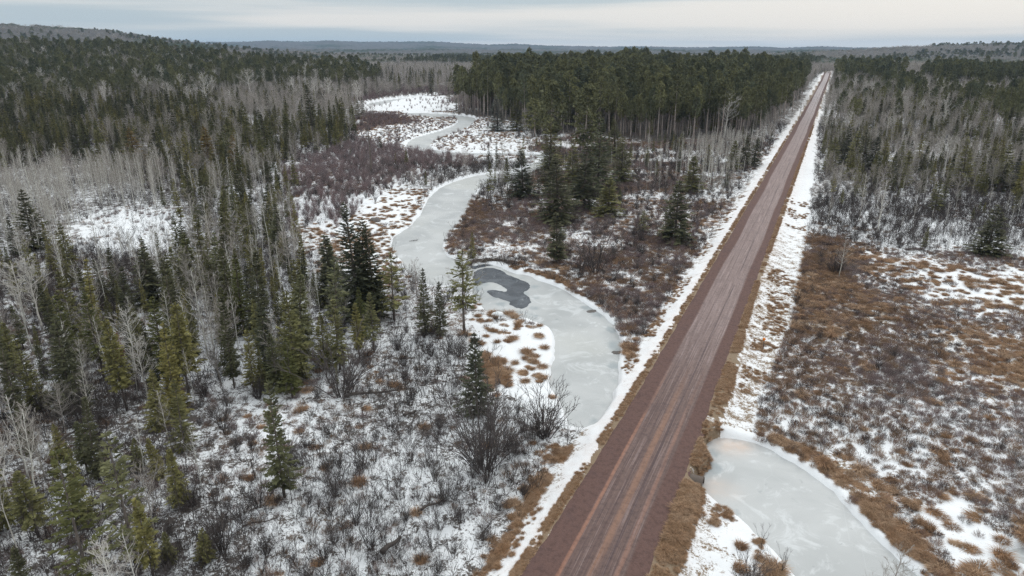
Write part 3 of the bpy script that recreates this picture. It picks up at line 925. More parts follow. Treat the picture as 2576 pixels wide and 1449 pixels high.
# woods farther off, outlines in (picture column at the horizon, metres ahead)
ZF = [
    ('far', [(-1500, 330), (4200, 330), (4200, 1700), (-1500, 1700)], .6, .1, 0, dict(hard=(.0125, 10, 15), fir=(.0012, 9, 14))),
    ('greyleft', [(-900, 330), (1000, 330), (1100, 560), (960, 600), (700, 560), (300, 500), (0, 400), (-900, 400)], .6, .15, 0, dict(hard=(.021, 8, 13.5), fir=(.012, 7, 14))),
    ('leftconifers', [(-900, 300), (420, 300), (520, 380), (440, 470), (300, 420), (-900, 380)], .6, .1, 0, dict(hard=(.009, 8, 13), fir=(.042, 8, 15))),
    ('ridge', [(-1200, 410), (0, 420), (330, 440), (520, 500), (700, 560), (960, 570), (1060, 620), (1010, 700), (800, 820), (500, 900), (-1200, 900)], .6, .1, 0,
     dict(pine=(.018, 13, 20), hard=(.0045, 14, 19), fir=(.005, 9, 15), birch=(.0016, 14, 19))),
    ('plantation', [(1180, 420), (1215, 375), (1330, 330), (1420, 300), (1700, 292), (1905, 300), (1975, 350), (2010, 430), (2046, 760), (1420, 760), (1260, 640), (1180, 560)], .8, .2, 0,
     dict(pine=(.043, 15.5, 25.5), fir=(.009, 6, 13))),
    ('gully', [(1020, 560), (1180, 540), (1230, 640), (1180, 1100), (1050, 1100), (1000, 700)], .6, .2, 0, dict(hard=(.02, 9, 13), fir=(.002, 9, 15), redshrub=(.03, 2, 3))),
    ('gullybrush', [(900, 480), (1000, 455), (1200, 430), (1235, 560), (1200, 900), (1040, 900), (900, 620)], .7, .3, 0, dict(redshrub=(.10, 1.8, 3.2), hard=(.020, 6, 10), fir=(.003, 9, 15))),
    ('farpines', [(930, 1500), (1550, 1150), (2030, 900), (2060, 1450), (1300, 1650)], .6, .1, 0, dict(pine=(.012, 17, 22), hard=(.003, 10, 15))),
    ('roadside', [(2050, 420), (2110, 420), (2110, 960), (2160, 960), (2160, 1400), (2060, 1400)], .5, .1, 0, dict(hard=(.034, 8, 12.5), fir=(.004, 7, 11))),
    ('rightmix', [(2128, 320), (3500, 320), (3500, 640), (2380, 600), (2128, 640)], .6, .1, 0, dict(hard=(.022, 9, 14), fir=(.013, 8, 14), birch=(.0022, 10, 14), pine=(.002, 13, 17))),
    ('rightdark', [(2470, 290), (3500, 290), (3500, 520), (2440, 470)], .6, .1, 0, dict(hard=(.006, 9, 13), fir=(.014, 9, 14), pine=(.016, 13, 18))),
    ('pinesnear', [(2135, 640), (2260, 640), (2270, 760), (2135, 780)], .6, .1, 0, dict(pine=(.03, 18, 22), hard=(.004, 9, 13))),
    ('pinesmid', [(2240, 520), (2330, 520), (2330, 580), (2240, 590)], .6, .1, 0, dict(pine=(.03, 15, 18), hard=(.004, 9, 13))),
    ('pinesright', [(2380, 560), (3600, 520), (3600, 700), (2380, 700)], .6, .1, 0, dict(pine=(.028, 18, 23), hard=(.004, 9, 13))),
]


def zone_of(x, y):
    """index into ZN+ZF for each point"""
    wx = x + 1.6 * fbm(x, y, 7, 3, 31) * np.clip(y / 90, .6, 4)
    wy = y + 2.2 * fbm(x, y, 8, 3, 37) * np.clip(y / 90, .6, 4)
    wx = wx + 2.0 * fbm(x, y, 1.1, 1, 91) * np.clip(y / 80, .5, 3)
    wy = wy + 3.4 * fbm(x, y, 1.1, 1, 92) * np.clip(y / 80, .5, 3)
    wy = wy + np.where(y > 280, 28 * fbm(x, y, 30, 2, 93), 0)
    wx = wx + np.where(y > 280, 16 * fbm(x, y, 30, 2, 94), 0) * (np.abs(x - 0.4545 * y) > 45)
    px, py = PX(wx, wy)
    XX = 1288 + 1820 * wx / np.maximum(wy, 5)
    res = np.zeros(np.shape(x), int)
    for i, q in enumerate(ZN[1:], 1):
        m = inside(px, py, q[1])
        res[m] = i
    farm = wy > 345
    for i, q in enumerate(ZF):
        m = inside(XX, wy, q[1]) & (farm | (wy > 290) & (q[0] in ('plantation', 'rightmix', 'rightdark')))
        res[m] = len(ZN) + i
    for nm in ('farmeadow', 'redpatch'):
        k = [q[0] for q in ZN].index(nm)
        res[inside(px, py, ZN[k][1]) & (wy < 620)] = k
    return res


ALLZ = ZN + ZF
ZCOV = np.array([q[2] for q in ALLZ])
ZWARM = np.array([q[3] for q in ALLZ])
ZTAN = np.array([q[4] for q in ALLZ])

# ------------------------------------------------------------------ the ground, one sheet to the horizon
def make_ground():
    th = np.concatenate([np.linspace(-math.pi, -0.80, 40, endpoint=False), np.linspace(-0.80, 0.80, 600), np.linspace(0.80, math.pi, 41)[1:]])
    rr = [4.0]
    while rr[-1] < 10400:
        r = rr[-1]
        st = 0.0055 if r < 300 else 0.012 if r < 2500 else 0.03
        rr.append(r * (1 + st) if r > 28 else r + 4)
    rr = np.array(rr)
    nr, nt = len(rr), len(th)
    RR, TH = np.meshgrid(rr, th, indexing='ij')
    x, y = RR * np.sin(TH), RR * np.cos(TH)
    z = surf(x, y)
    V = np.stack([x, y, z], -1).reshape(-1, 3)
    i, j = np.meshgrid(np.arange(nr - 1), np.arange(nt - 1), indexing='ij')
    a = (i * nt + j).ravel()
    F = np.stack([a, a + 1, a + nt + 1, a + nt], 1)
    V = np.vstack([V, [0, 0, 0.0]])
    c = len(V) - 1
    jj = np.arange(nt - 1)
    F3 = np.stack([np.full(nt - 1, c), jj + 1, jj], 1)
    me = mesh_from('ground', V, [F3, F[:, ::-1]], M_GROUND, True)
    xf, yf = V[:, 0], V[:, 1]
    zi = zone_of(xf, yf)
    u, v = uv(xf, yf)
    cov = ZCOV[zi] + 0.14 * fbm(xf, yf, 9, 3, 41)
    warm = ZWARM[zi] + 0.35 * fbm(xf, yf, 14, 3, 43)
    tan = ZTAN[zi] + 0.5 * fbm(xf, yf, 8, 3, 47)
    dl, dr = UL - u, u - UR
    wl = 0.48 + 0.34 * fbm(xf, yf, 1.2, 2, 51)
    sl = 3.3 + 1.2 * fbm(xf, yf, 9, 2, 53)
    onl = (dl > -2) & (dl < sl)
    cov = np.where(onl & (dl > wl), 0.12 + 0.30 * np.clip((dl - 1.0) / 2, 0, 1), cov)
    gl = onl & (dl <= wl)
    wr = np.interp(v, [30, 62, 80, 100, 400], [1.7, 1.6, 0.9, 0.45, 0.35]) + 0.8 * fbm(xf, yf, 1.6, 3, 57)
    sr = np.interp(v, [30, 70, 100, 140, 220, 330, 500], [5.2, 4.3, 6.0, 6.0, 5.0, 2.6, 1.6]) + 1.0 * fbm(xf, yf, 8, 2, 59)
    onr = (dr > -2) & (dr < sr)
    cov = np.where(onr & (dr > wr), np.interp(v, [30, 70, 100, 140, 170], [.30, .48, .50, .38, .20]), cov)
    gr = onr & (dr <= wr)
    g = gl | gr
    cov = np.where(g, 0.80 + 0.2 * fbm(xf, yf, 2.5, 2, 71), cov)
    tan = np.where(onl | onr, 1.0, tan)
    warm = np.where(g, 0.45, warm)
    sd = water_sd(xf, yf)
    near_w = sd < 1.3 + 0.6 * fbm(xf, yf, 3, 2, 61)
    cov = np.where(near_w & ~g, np.minimum(cov, 0.06), cov)
    dust = np.exp(-np.maximum(np.maximum(dl, dr), 0) / 1.8)
    for nm, arr in (('cov', cov), ('warm', warm), ('tan', tan), ('dust', dust)):
        at = me.attributes.new(nm, 'FLOAT', 'POINT')
        at.data.foreach_set('value', np.clip(arr, 0, 1).astype(np.float32))
    o = bpy.data.objects.new('ground', me)
    o['kind'] = 'structure'
    COL.objects.link(o)
    return o


def ground_material():
    m, t = mat('snowy_ground')
    geo = t.new('ShaderNodeNewGeometry')
    P = geo.outputs['Position']

    def at(n):
        return t.new('ShaderNodeAttribute', attribute_name=n).outputs['Fac']
    cov, warm, tan = at('cov'), at('warm'), at('tan')
    n1 = t.noise(P, 0.75, 4.0, 0.62, 0.4)
    n2 = t.noise(P, 4.2, 4.0, 0.65, 0.8)
    nn = t.math('ADD', t.math('MULTIPLY', n1, 0.5), t.math('MULTIPLY', n2, 0.5))
    thr = t.rng(cov, 0.0, 1.0, 0.70, 0.30, False)
    msk = t.rng(t.math('SUBTRACT', nn, thr), -0.045, 0.045)
    msk = t.math('MULTIPLY', msk, t.rng(cov, 0.0, 0.06))
    n3 = t.noise(P, 1.6, 3.0, 0.7)
    n4 = t.noise(P, 9.0, 2.0, 0.7)
    wv = t.math('ADD', warm, t.math('MULTIPLY', t.math('SUBTRACT', n3, 0.5), 0.8))
    dark = t.mix(n4, (0.060, 0.050, 0.044), (0.150, 0.125, 0.110))
    rust = t.mix(n4, (0.120, 0.075, 0.055), (0.250, 0.160, 0.110))
    lit = t.mix(t.rng(wv, 0.25, 0.75), dark, rust)
    tn = t.mix(n4, (0.140, 0.098, 0.062), (0.285, 0.205, 0.135))
    tv = t.math('ADD', tan, t.math('MULTIPLY', t.math('SUBTRACT', n1, 0.5), 1.3))
    lit = t.mix(t.rng(tv, 0.40, 0.80), lit, tn)
    n5 = t.noise(P, 0.12, 3.0, 0.6)
    snow = t.mix(n5, (0.73, 0.735, 0.745), (0.80, 0.80, 0.802))
    # road dust stains the snow close to the road a faint pink
    snow = t.mix(t.math('MULTIPLY', at('dust'), t.rng(n1, 0.35, 0.65, 0.35, 0.95)), snow, (0.62, 0.53, 0.49))
    col = t.mix(msk, snow, lit)
    bmp = t.new('ShaderNodeBump', {'Height': t.math('ADD', n2, t.math('MULTIPLY', n4, 0.4)), 'Strength': 0.5, 'Distance': 0.12})
    finish(t, col, 0.8, 0.25, bmp.outputs[0])
    return m


M_GROUND = ground_material()
ground = make_ground()


# ------------------------------------------------------------------ ice and open water
def ice_material():
    m, t = mat('grey_ice')
    P = t.new('ShaderNodeNewGeometry').outputs['Position']
    n1 = t.noise(P, 0.10, 4.0, 0.55, 0.5)
    n2 = t.noise(P, 0.9, 4.0, 0.6, 0.3)
    n3 = t.noise(P, 0.035, 3.0, 0.5)
    c = t.mix(t.rng(n1, 0.35, 0.65), (0.365, 0.370, 0.366), (0.470, 0.470, 0.462))
    c = t.mix(t.math('MULTIPLY', t.rng(n3, 0.5, 0.68), 0.6), c, (0.46, 0.455, 0.425))
    n6 = t.noise(P, 0.28, 5.0, 0.68, 1.2)
    c = t.mix(t.math('MULTIPLY', t.rng(n6, 0.52, 0.66), 0.55), c, (0.60, 0.605, 0.605))
    c = t.mix(t.math('MULTIPLY', t.rng(n2, 0.66, 0.74), 0.5), c, (0.30, 0.31, 0.31))
    wl_ = t.new('ShaderNodeTexVoronoi', {'Vector': P, 'Scale': 0.22}, feature='DISTANCE_TO_EDGE')
    c = t.mix(t.math('MULTIPLY', t.rng(wl_.outputs[0], 0.010, 0.0), 0.14), c, (0.62, 0.63, 0.63))
    edge = t.new('ShaderNodeAttribute', attribute_name='edge').outputs['Fac']
    e2 = t.math('ADD', edge, t.math('MULTIPLY', t.math('SUBTRACT', n2, 0.5), 0.9))
    c = t.mix(t.math('MULTIPLY', t.rng(e2, 0.45, 1.0), 0.75), c, (0.27, 0.30, 0.31))
    pk = t.new('ShaderNodeAttribute', attribute_name='silt').outputs['Fac']
    c = t.mix(t.math('MULTIPLY', pk, t.rng(n2, 0.3, 0.7, 0.5, 1.0)), c, (0.56, 0.43, 0.35))
    bmp = t.new('ShaderNodeBump', {'Height': n2, 'Strength': 0.15, 'Distance': 0.05})
    finish(t, c, t.rng(n1, 0.3, 0.7, 0.45, 0.6), 0.2, bmp.outputs[0])
    return m


M_ICE = ice_material()


def make_ice(name, polys, dark_pts, silt_pts, z=ZI):
    """a sheet of ice a little wider than the outline, its rim under the banks"""
    P = np.concatenate([np.array(q) for q in polys])
    lo, hi = P.min(0) - 2, P.max(0) + 2
    st = 0.5 if name == 'pond_ice' else 0.7
    xs, ys = np.arange(lo[0], hi[0], st), np.arange(lo[1], hi[1], st)
    X, Y = np.meshgrid(xs, ys)
    x, y = X.ravel(), Y.ravel()
    sd = np.full(x.shape, 99.0)
    for q in polys:
        sd = np.minimum(sd, sdf(x, y, q))
    keep = (sd < 1.4).reshape(X.shape)
    cell = keep[:-1, :-1] | keep[1:, :-1] | keep[:-1, 1:] | keep[1:, 1:]
    i, j = np.nonzero(cell)
    n = X.shape[1]
    a = i * n + j
    F = np.stack([a, a + 1, a + n + 1, a + n], 1)
    used = np.unique(F)
    mp = np.full(X.size, -1)
    mp[used] = np.arange(len(used))
    V = np.stack([x, y, np.full(x.shape, z) + 0.012 * fbm(x, y, 6, 2, 3)], 1)[used]
    me = mesh_from(name, V, [mp[F]], M_ICE, True)
    e = np.zeros(len(V))
    for (a_, b_, r, s) in dark_pts:
        g = G(a_, b_, z)
        e = np.maximum(e, s * np.exp(-(((V[:, 0] - g[0]) ** 2 + (V[:, 1] - g[1]) ** 2) / r ** 2)))
    sl = np.zeros(len(V))
    for (a_, b_, r, s) in silt_pts:
        g = G(a_, b_, z)
        sl = np.maximum(sl, s * np.exp(-(((V[:, 0] - g[0]) ** 2 + (V[:, 1] - g[1]) ** 2) / r ** 2)))
    e = e + 0.35 * np.exp(-(np.abs(sd[used] + 0.4) / 0.6) ** 2)
    for nm, arr in (('edge', e), ('silt', sl)):
        at = me.attributes.new(nm, 'FLOAT', 'POINT')
        at.data.foreach_set('value', np.clip(arr, 0, 1).astype(np.float32))
    o = bpy.data.objects.new(name, me)
    o['kind'] = 'structure'
    COL.objects.link(o)
    return o


make_ice('creek_ice', [ice_polys[0], ice_polys[1], ice_polys[2]],
         [(1552, 870, 1.6, 1.0), (1548, 920, 1.3, .8), (1545, 830, 1.4, .9), (1500, 790, 1.6, .8), (1480, 775, 1.4, 1), (1552, 960, 1.0, .6), (1525, 1020, 1.0, .5), (1500, 1060, 1.2, .5),
          (1300, 760, 2.2, .9), (1330, 790, 1.2, .8), (1260, 800, 1.2, .5), (1380, 920, 1.0, .35), (1200, 690, 1.5, .8), (1200, 725, 1.6, .9), (1260, 765, 1.6, .9), (1345, 775, 1.5, .9), (1345, 722, 1.5, .9), (1320, 740, 1.5, .9), (1350, 750, 1.3, .8), (1300, 785, 1.3, .8), (1240, 752, 1.4, .8), (1310, 700, 1.0, .7), (1235, 735, 2.4, .75), (1290, 745, 2.0, .8), (1215, 715, 2.2, .8), (1350, 800, 1.4, .55), (1336.7, 787.9, .45, .9), (1328.9, 785.3, .45, .9), (1349.7, 794.4, .45, .9), (1370.5, 799.6, .45, .9), (1399.2, 803.5, .45, .9), (1315.8, 810.0, .45, .9)], [])
make_ice('pond_ice', [ice_polys[3]], [(1790, 1180, 1.3, 1.0), (1800, 1140, .9, .8), (1770, 1205, 1.1, 1.0), (1880, 1118, .7, .8), (1850, 1106, .8, .7), (2100, 1250, .6, .5), (1850, 1290, .6, .5)],
         [(1835, 1120, 1.5, .9), (1860, 1122, 1.2, .9), (1790, 1225, 1.5, .6), (1830, 1235, 1.2, .35)])
make_ice('puddle_ice', [ice_polys[4]], [], [])


def water_material():
    m, t = mat('dark_open_water')
    P = t.new('ShaderNodeNewGeometry').outputs['Position']
    n = t.noise(P, 1.4, 4.0, 0.6, 0.8)
    n2 = t.noise(P, 0.35, 3.0, 0.5, 0.5)
    c = t.mix(t.rng(n2, 0.35, 0.7), (0.022, 0.027, 0.036), (0.075, 0.083, 0.095))
    c = t.mix(t.math('MULTIPLY', t.rng(n, 0.60, 0.75), 0.5), c, (0.30, 0.32, 0.33))
    bmp = t.new('ShaderNodeBump', {'Height': n, 'Strength': 0.25, 'Distance': 0.05})
    finish(t, c, 0.22, 0.25, bmp.outputs[0])
    return m


M_WATER = water_material()


def sheet(name, pts, z, m, wob=0.25, kind='structure'):
    q = smooth_poly([G(a, b, z) for a, b in pts], 3)
    q = np.array(q)
    q = q + wob * np.stack([fbm(q[:, 0], q[:, 1], 0.9, 3, 5), fbm(q[:, 0], q[:, 1], 0.9, 3, 15)], 1)
    me = bpy.data.meshes.new(name)
    me.from_pydata([(float(p[0]), float(p[1]), z) for p in q], [], [tuple(range(len(q)))])
    me.materials.append(m)
    if me.polygons[0].normal.z < 0:
        me.flip_normals()
    o = bpy.data.objects.new(name, me)
    o['kind'] = kind
    COL.objects.link(o)
    return o


sheet('open_water', [(1190.8, 685.0), (1209.1, 674.6), (1250.7, 674.6), (1274.2, 690.2), (1308.0, 703.3), (1328.9, 711.1), (1335.4, 720.2), (1325.0, 730.6), (1315.8, 738.4), (1336.7, 750.1), (1328.9, 771.0), (1310.6, 778.8), (1282.0, 768.4), (1280.7, 757.9), (1261.2, 752.7), (1237.7, 744.9), (1219.5, 732.4), (1240.3, 728.8), (1269.0, 734.0), (1280.7, 729.8), (1258.6, 716.3), (1237.7, 709.0), (1219.5, 711.6), (1198.7, 716.3), (1190.3, 705.9)], ZI + 0.022, M_WATER, .30)
sheet('open_water', [(1177.8, 672.0), (1198.7, 662.1), (1224.7, 655.9), (1258.6, 661.1), (1240.3, 667.3), (1211.7, 671.5), (1193.5, 678.5)], ZI + 0.023, M_WATER, .30)

# ------------------------------------------------------------------ the gravel road
def road_material():
    m, t = mat('red_gravel_road')
    tcx = t.new('ShaderNodeTexCoord')
    sp = t.new('ShaderNodeSeparateXYZ', {0: tcx.outputs['Object']})
    u, v = sp.outputs[0], sp.outputs[1]
    # the wheel lanes wander a little
    vw = t.new('ShaderNodeCombineXYZ', {0: 0.0, 1: t.math('MULTIPLY', v, 0.02), 2: 2.0})
    wan = t.math('MULTIPLY', t.math('SUBTRACT', t.noise(vw.outputs[0], 1.0, 2.0), 0.5), 0.9)
    uu = t.math('ADD', u, wan)

    def streak(su, sv, z, det=3.0, dist=0.0):
        c = t.new('ShaderNodeCombineXYZ', {0: t.math('MULTIPLY', uu, su), 1: t.math('MULTIPLY', v, sv), 2: z})
        return t.noise(c.outputs[0], 1.0, det, 0.6, dist)
    s1 = streak(3.2, 0.03, 0.0)
    s2 = streak(9.0, 0.12, 5.0)
    s3 = streak(1.0, 0.012, 9.0, 2.0)
    g = t.noise(tcx.outputs['Object'], 7.0, 4.0, 0.75)
    g2 = t.noise(tcx.outputs['Object'], 0.5, 3.0, 0.6)
    W = UR - UL
    h = W / 2
    au = t.math('ABSOLUTE', t.math('ADD', uu, -0.02 * W))
    edge = t.math('ADD', au, t.math('MULTIPLY', t.math('SUBTRACT', s3, 0.5), 0.5))
    lane = t.rng(edge, h * 0.60, h * 0.50)
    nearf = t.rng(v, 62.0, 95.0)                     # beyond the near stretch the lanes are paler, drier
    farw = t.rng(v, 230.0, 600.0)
    sh = t.mix(g, (0.084, 0.049, 0.042), (0.147, 0.089, 0.077))
    mid_n = t.mix(s1, (0.091, 0.059, 0.052), (0.164, 0.110, 0.097))
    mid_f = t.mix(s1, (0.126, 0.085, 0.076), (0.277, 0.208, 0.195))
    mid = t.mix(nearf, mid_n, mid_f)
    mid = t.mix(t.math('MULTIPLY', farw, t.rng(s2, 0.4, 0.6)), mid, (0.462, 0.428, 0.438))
    c = t.mix(lane, sh, mid)
    # darker scuffed lines and pale grains along the direction of travel
    c = t.mix(t.math('MULTIPLY', t.rng(s2, 0.54, 0.66), t.math('MULTIPLY', lane, 0.50)), c, (0.071, 0.045, 0.045))
    c = t.mix(t.math('MULTIPLY', t.rng(s2, 0.47, 0.34), t.math('MULTIPLY', lane, t.math('ADD', 0.40, t.math('MULTIPLY', nearf, 0.35)))), c, (0.302, 0.231, 0.223))

    def line(pos, wd, col, amt, c, near=True, seed=0.0):
        d = t.math('ABSOLUTE', t.math('SUBTRACT', u, t.math('ADD', pos, t.math('MULTIPLY', wan, 0.5))))
        f = t.rng(d, wd, wd * 0.3)
        brk = streak(0.6, 0.05, seed)
        f = t.math('MULTIPLY', f, t.math('MULTIPLY', t.rng(brk, 0.30, 0.50), amt))
        if near:
            f = t.math('MULTIPLY', f, t.rng(v, 78.0, 58.0))
        f = t.math('MULTIPLY', f, t.rng(s2, 0.3, 0.6, 0.55, 1.0))
        return t.mix(f, c, col)
    c = line(-h + W * .265, 0.22, (0.302, 0.152, 0.103), 0.75, c, seed=11.0)
    c = line(-h + W * .53, 0.42, (0.252, 0.140, 0.095), 0.75, c, seed=12.0)
    c = line(-h + W * .73, 0.26, (0.277, 0.149, 0.108), 0.60, c, seed=14.0)
    c = line(-h + W * .62, 0.16, (0.071, 0.048, 0.050), 0.75, c, False, 21.0)
    c = line(-h + W * .44, 0.12, (0.080, 0.051, 0.051), 0.55, c, False, 23.0)
    c = line(-h + W * .345, 0.10, (0.080, 0.051, 0.051), 0.45, c, False, 27.0)
    wet = t.math('MULTIPLY', t.rng(g2, 0.50, 0.70), 0.25)
    c = t.mix(wet, c, (0.076, 0.052, 0.053))
    g5 = t.noise(tcx.outputs['Object'], 2.2, 5.0, 0.75)
    c = t.mix(t.math('MULTIPLY', t.rng(g5, 0.42, 0.60), 0.30), c, t.mix(1.0, c, (1.35, 1.30, 1.26), 'MULTIPLY'))
    c = t.mix(t.math('MULTIPLY', t.rng(g5, 0.50, 0.38), 0.35), c, t.mix(1.0, c, (0.521, 0.494, 0.495), 'MULTIPLY'))
    gg = t.noise(tcx.outputs['Object'], 22.0, 2.0, 0.7)
    c = t.mix(t.math('MULTIPLY', t.rng(gg, 0.66, 0.74), 0.45), c, (0.336, 0.296, 0.288))
    c = t.mix(t.math('MULTIPLY', t.rng(gg, 0.36, 0.28), 0.35), c, (0.034, 0.025, 0.024))
    bmp = t.new('ShaderNodeBump', {'Height': t.math('ADD', t.math('MULTIPLY', s1, 1.5), t.math('ADD', s2, gg)), 'Strength': 0.35, 'Distance': 0.05})
    finish(t, c, t.rng(lane, 0, 1, 0.9, 0.65), 0.15, bmp.outputs[0])
    return m


def make_road():
    us = np.linspace(UL - 0.15, UR + 0.15, 29) - UM
    vs = [4.0]
    while vs[-1] < 1010:
        vs.append(vs[-1] + max(0.5, vs[-1] * 0.01))
    vs = np.array(vs)
    U, Vv = np.meshgrid(us, vs)
    wob = 0.20 * fbm(Vv * 0 + 3, Vv, 2.5, 4, 3) + 0.10 * fbm(Vv * 0 + 3, Vv, .8, 2, 3)
    wob2 = 0.28 * fbm(Vv * 0 + 9, Vv, 2.5, 4, 4) + 0.10 * fbm(Vv * 0 + 3, Vv, .8, 2, 8)
    hw = (UR - UL) / 2
    e = (U / hw)
    U2 = U + np.where(e > 0, wob2, wob) * np.abs(e) ** 6 - np.where(e < 0, 0.42 * np.clip((64 - Vv) / 24, 0, 1.2) * np.abs(e) ** 1.5, 0)
    # a slight bend and dip far off, as in the photo
    X = (U2 + UM) * RN[0] + Vv * RDIR[0]
    Y = (U2 + UM) * RN[1] + Vv * RDIR[1]
    cxl, cyl = UM * RN[0] + Vv * RDIR[0], UM * RN[1] + Vv * RDIR[1]
    z = land(cxl, cyl) + ROAD_Z + 0.05 - 0.10 * np.abs(e) ** 2 - 0.16 * np.clip(np.abs(e) - 0.93, 0, 1) * 10 + 0.015 * fbm(U2, Vv * 0.1, 0.5, 2, 9)
    ang = -R(24.45)
    # the mesh is kept in the road's own axes: x across, y along
    V = np.stack([U2, Vv, z], -1).reshape(-1, 3)
    nr, nc = U.shape
    i, j = np.meshgrid(np.arange(nr - 1), np.arange(nc - 1), indexing='ij')
    a = (i * nc + j).ravel()
    F = np.stack([a, a + 1, a + nc + 1, a + nc], 1)
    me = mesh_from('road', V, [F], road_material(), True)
    o = bpy.data.objects.new('road', me)
    o.location = (UM * RN[0], UM * RN[1], 0)
    o.rotation_euler = (0, 0, ang)
    o['kind'] = 'structure'
    COL.objects.link(o)


make_road()

# ------------------------------------------------------------------ single plants the photo shows one by one
HERO_XY = []
LAND = []      # landmarks other labels refer to: (words, px, py)


def gz(x, y):
    return float(surf(np.array([x]), np.array([y]))[0])


def hero(kind, pair, bx, by, ty, label, cat='fir', wide=1.0, rz=None, tilt=None, mark=None, nominal=10.0, names=('trunk', 'crown')):
    x, y = G(bx, by, 0.0)
    z = gz(x, y)
    if y > 330:
        for _ in range(12):
            x, y = G(bx, by, z * 0.5 + 0.5 * gz(x, y))
            z = gz(x, y)
    h = min(top_z(y, ty) - z, 24)
    if nominal == 10.0 and h > 12.3 and cat in ('fir', 'spruce'):
        big = random.choice(BIGSP if pair in SPARSE + OLIVESP else BIGF)
        pair, nominal = remat(big, pair[1].materials[0]), 16.0
    elif nominal == 10.0 and cat == 'fir' and y < 85 and pair not in SPARSE + OLIVESP:
        pair = remat(random.choice(MIDF), pair[1].materials[0])
    s = h / nominal
    rz = random.uniform(0, 6.28) if rz is None else rz
    o = thing(kind, pair, (x, y, z), rz, (s * wide * (1.6 if 1290 < bx < 1760 and y > 130 else 1.28 if y > 85 else 1.0), s * wide * (1.6 if 1290 < bx < 1760 and y > 130 else 1.28 if y > 85 else 1.0), s), label, cat, None, tilt or (random.gauss(0, .015), random.gauss(0, .015)), names)
    HERO_XY.append((x, y, max(0.9, h * 0.11)))
    if mark:
        LAND.append((mark, bx, by))
    return o


F_, D_ = FIRS, FIRSDARK
hero('fir_tree', D_[0], 88, 628, 478, 'broad dark fir standing before the pale aspen stand at the left edge', mark='the broad fir before the pale aspens')
hero('fir_tree', D_[1], 903, 800, 503, 'tallest pointed fir of the cluster on the creek\'s near bank', wide=.85, mark='the tallest fir by the creek')
hero('fir_tree', D_[2], 922, 790, 545, 'slim fir pressed against the right side of the tallest creekside fir', wide=.8)
hero('fir_tree', D_[0], 945, 800, 568, 'full fir just right of the tallest creekside fir, its skirt overlapping', wide=.85)
hero('fir_tree', SPARSE[1], 992, 806, 636, 'thin see-through fir with visible trunk right of the creekside cluster', wide=1.05, mark='the thin see-through fir')
hero('fir_tree', D_[3], 838, 770, 590, 'slender dark fir left of the tallest creekside fir', wide=1.25)
hero('fir_tree', D_[0], 1070, 838, 675, 'dark fir, left one of the pair standing just short of the beaver dam', wide=.85, mark='the fir pair short of the dam')
hero('fir_tree', D_[1], 1108, 842, 708, 'shorter fir, right one of the pair standing just short of the beaver dam', wide=.95)
hero('fir_tree', SPARSE[0], 1168, 836, 628, 'open-branched fir beside the dark open water', wide=1.15, mark='the open-branched fir beside the open water')
hero('fir_tree', D_[0], 1200, 1042, 838, 'bushy lone fir standing on the bank left of the frozen creek bend', wide=1.15, mark='the bushy lone fir at the creek bend')
hero('fir_tree', D_[1], 1315, 500, 375, 'lone fir at the far creek bank, left of the fir group behind the meadow', wide=1.1, mark='the lone fir on the far bank')
hero('fir_tree', D_[1], 1380, 488, 360, 'tall fir second from left in the group across the creek', wide=.95)
hero('fir_tree', D_[0], 1402, 560, 388, 'big dense fir in front of the group across the creek', wide=1.1, mark='the big dense fir across the creek')
hero('fir_tree', D_[2], 1400, 662, 535, 'small fir with dark bare lower trunk in the brush between creek and road', wide=1.15, mark='the small fir in the brush')
hero('fir_tree', D_[0], 1468, 527, 357, 'broadest dark fir of the group between creek and road', wide=1.15, mark='the broadest fir of the group')
hero('fir_tree', F_[5], 1503, 486, 300, 'tall greyer fir standing behind the broadest one of the group', wide=1.0)
hero('fir_tree', F_[1], 1440, 480, 345, 'narrow fir squeezed in behind the big dense one across the creek', wide=.9)
hero('fir_tree', F_[0], 1530, 546, 448, 'short dense fir right of the broadest fir of the group', wide=1.2)
hero('fir_tree', F_[2], 1562, 460, 345, 'fir with green-grey crown at the right end of the group', wide=1.1)
hero('fir_tree', D_[0], 1697, 612, 455, 'lone full fir standing near the road with brown brush at its foot', wide=1.15, mark='the lone full fir near the road')
hero('fir_tree', F_[1], 1741, 487, 392, 'fir among grey saplings left of the road', wide=1.05)
hero('fir_tree', F_[1], 1780, 428, 363, 'farther fir among grey saplings left of the road', wide=1.05)
hero('fir_tree', SPARSE[1], 1619, 588, 530, 'tiny thin fir rising from the snow patch left of the lone full fir', wide=1.1)
hero('fir_tree', F_[2], 1500, 435, 330, 'green fir at the plantation\'s foot behind the group', wide=1.0)
hero('fir_tree', F_[4], 716, 1252, 958, 'narrow tall fir with bare foot standing alone in the front snow', wide=.85, mark='the narrow front fir')
hero('fir_tree', F_[5], 466, 1130, 955, 'broad-skirted fir in the left foreground, left of the narrow front fir', wide=.95, mark='the broad-skirted front fir')
hero('fir_tree', SPARSE[1], 344, 1425, 1090, 'nearest tall open fir with a thick bare trunk at lower left', wide=.95, mark='the nearest open fir')
hero('fir_tree', OLIVESP[0], 232, 1500, 1137, 'yellowish spindly fir left of the nearest open fir', wide=.85)
hero('fir_tree', F_[4], 98, 1352, 1184, 'dark mossy-topped fir at the lower left edge', wide=1.5)
hero('fir_tree', F_[0], 350, 1182, 1103, 'young round fir behind the nearest open fir', wide=1.4)
hero('fir_tree', F_[0], 428, 1420, 1338, 'knee-high dark fir right of the nearest open fir', wide=1.3)
hero('fir_tree', F_[3], 519, 1408, 1330, 'little spruce standing in a snow gap near the bottom edge', cat='spruce', wide=1.2)
hero('fir_tree', F_[0], 222, 1195, 1062, 'grey-green young fir right of the dark mossy-topped one', wide=1.3)
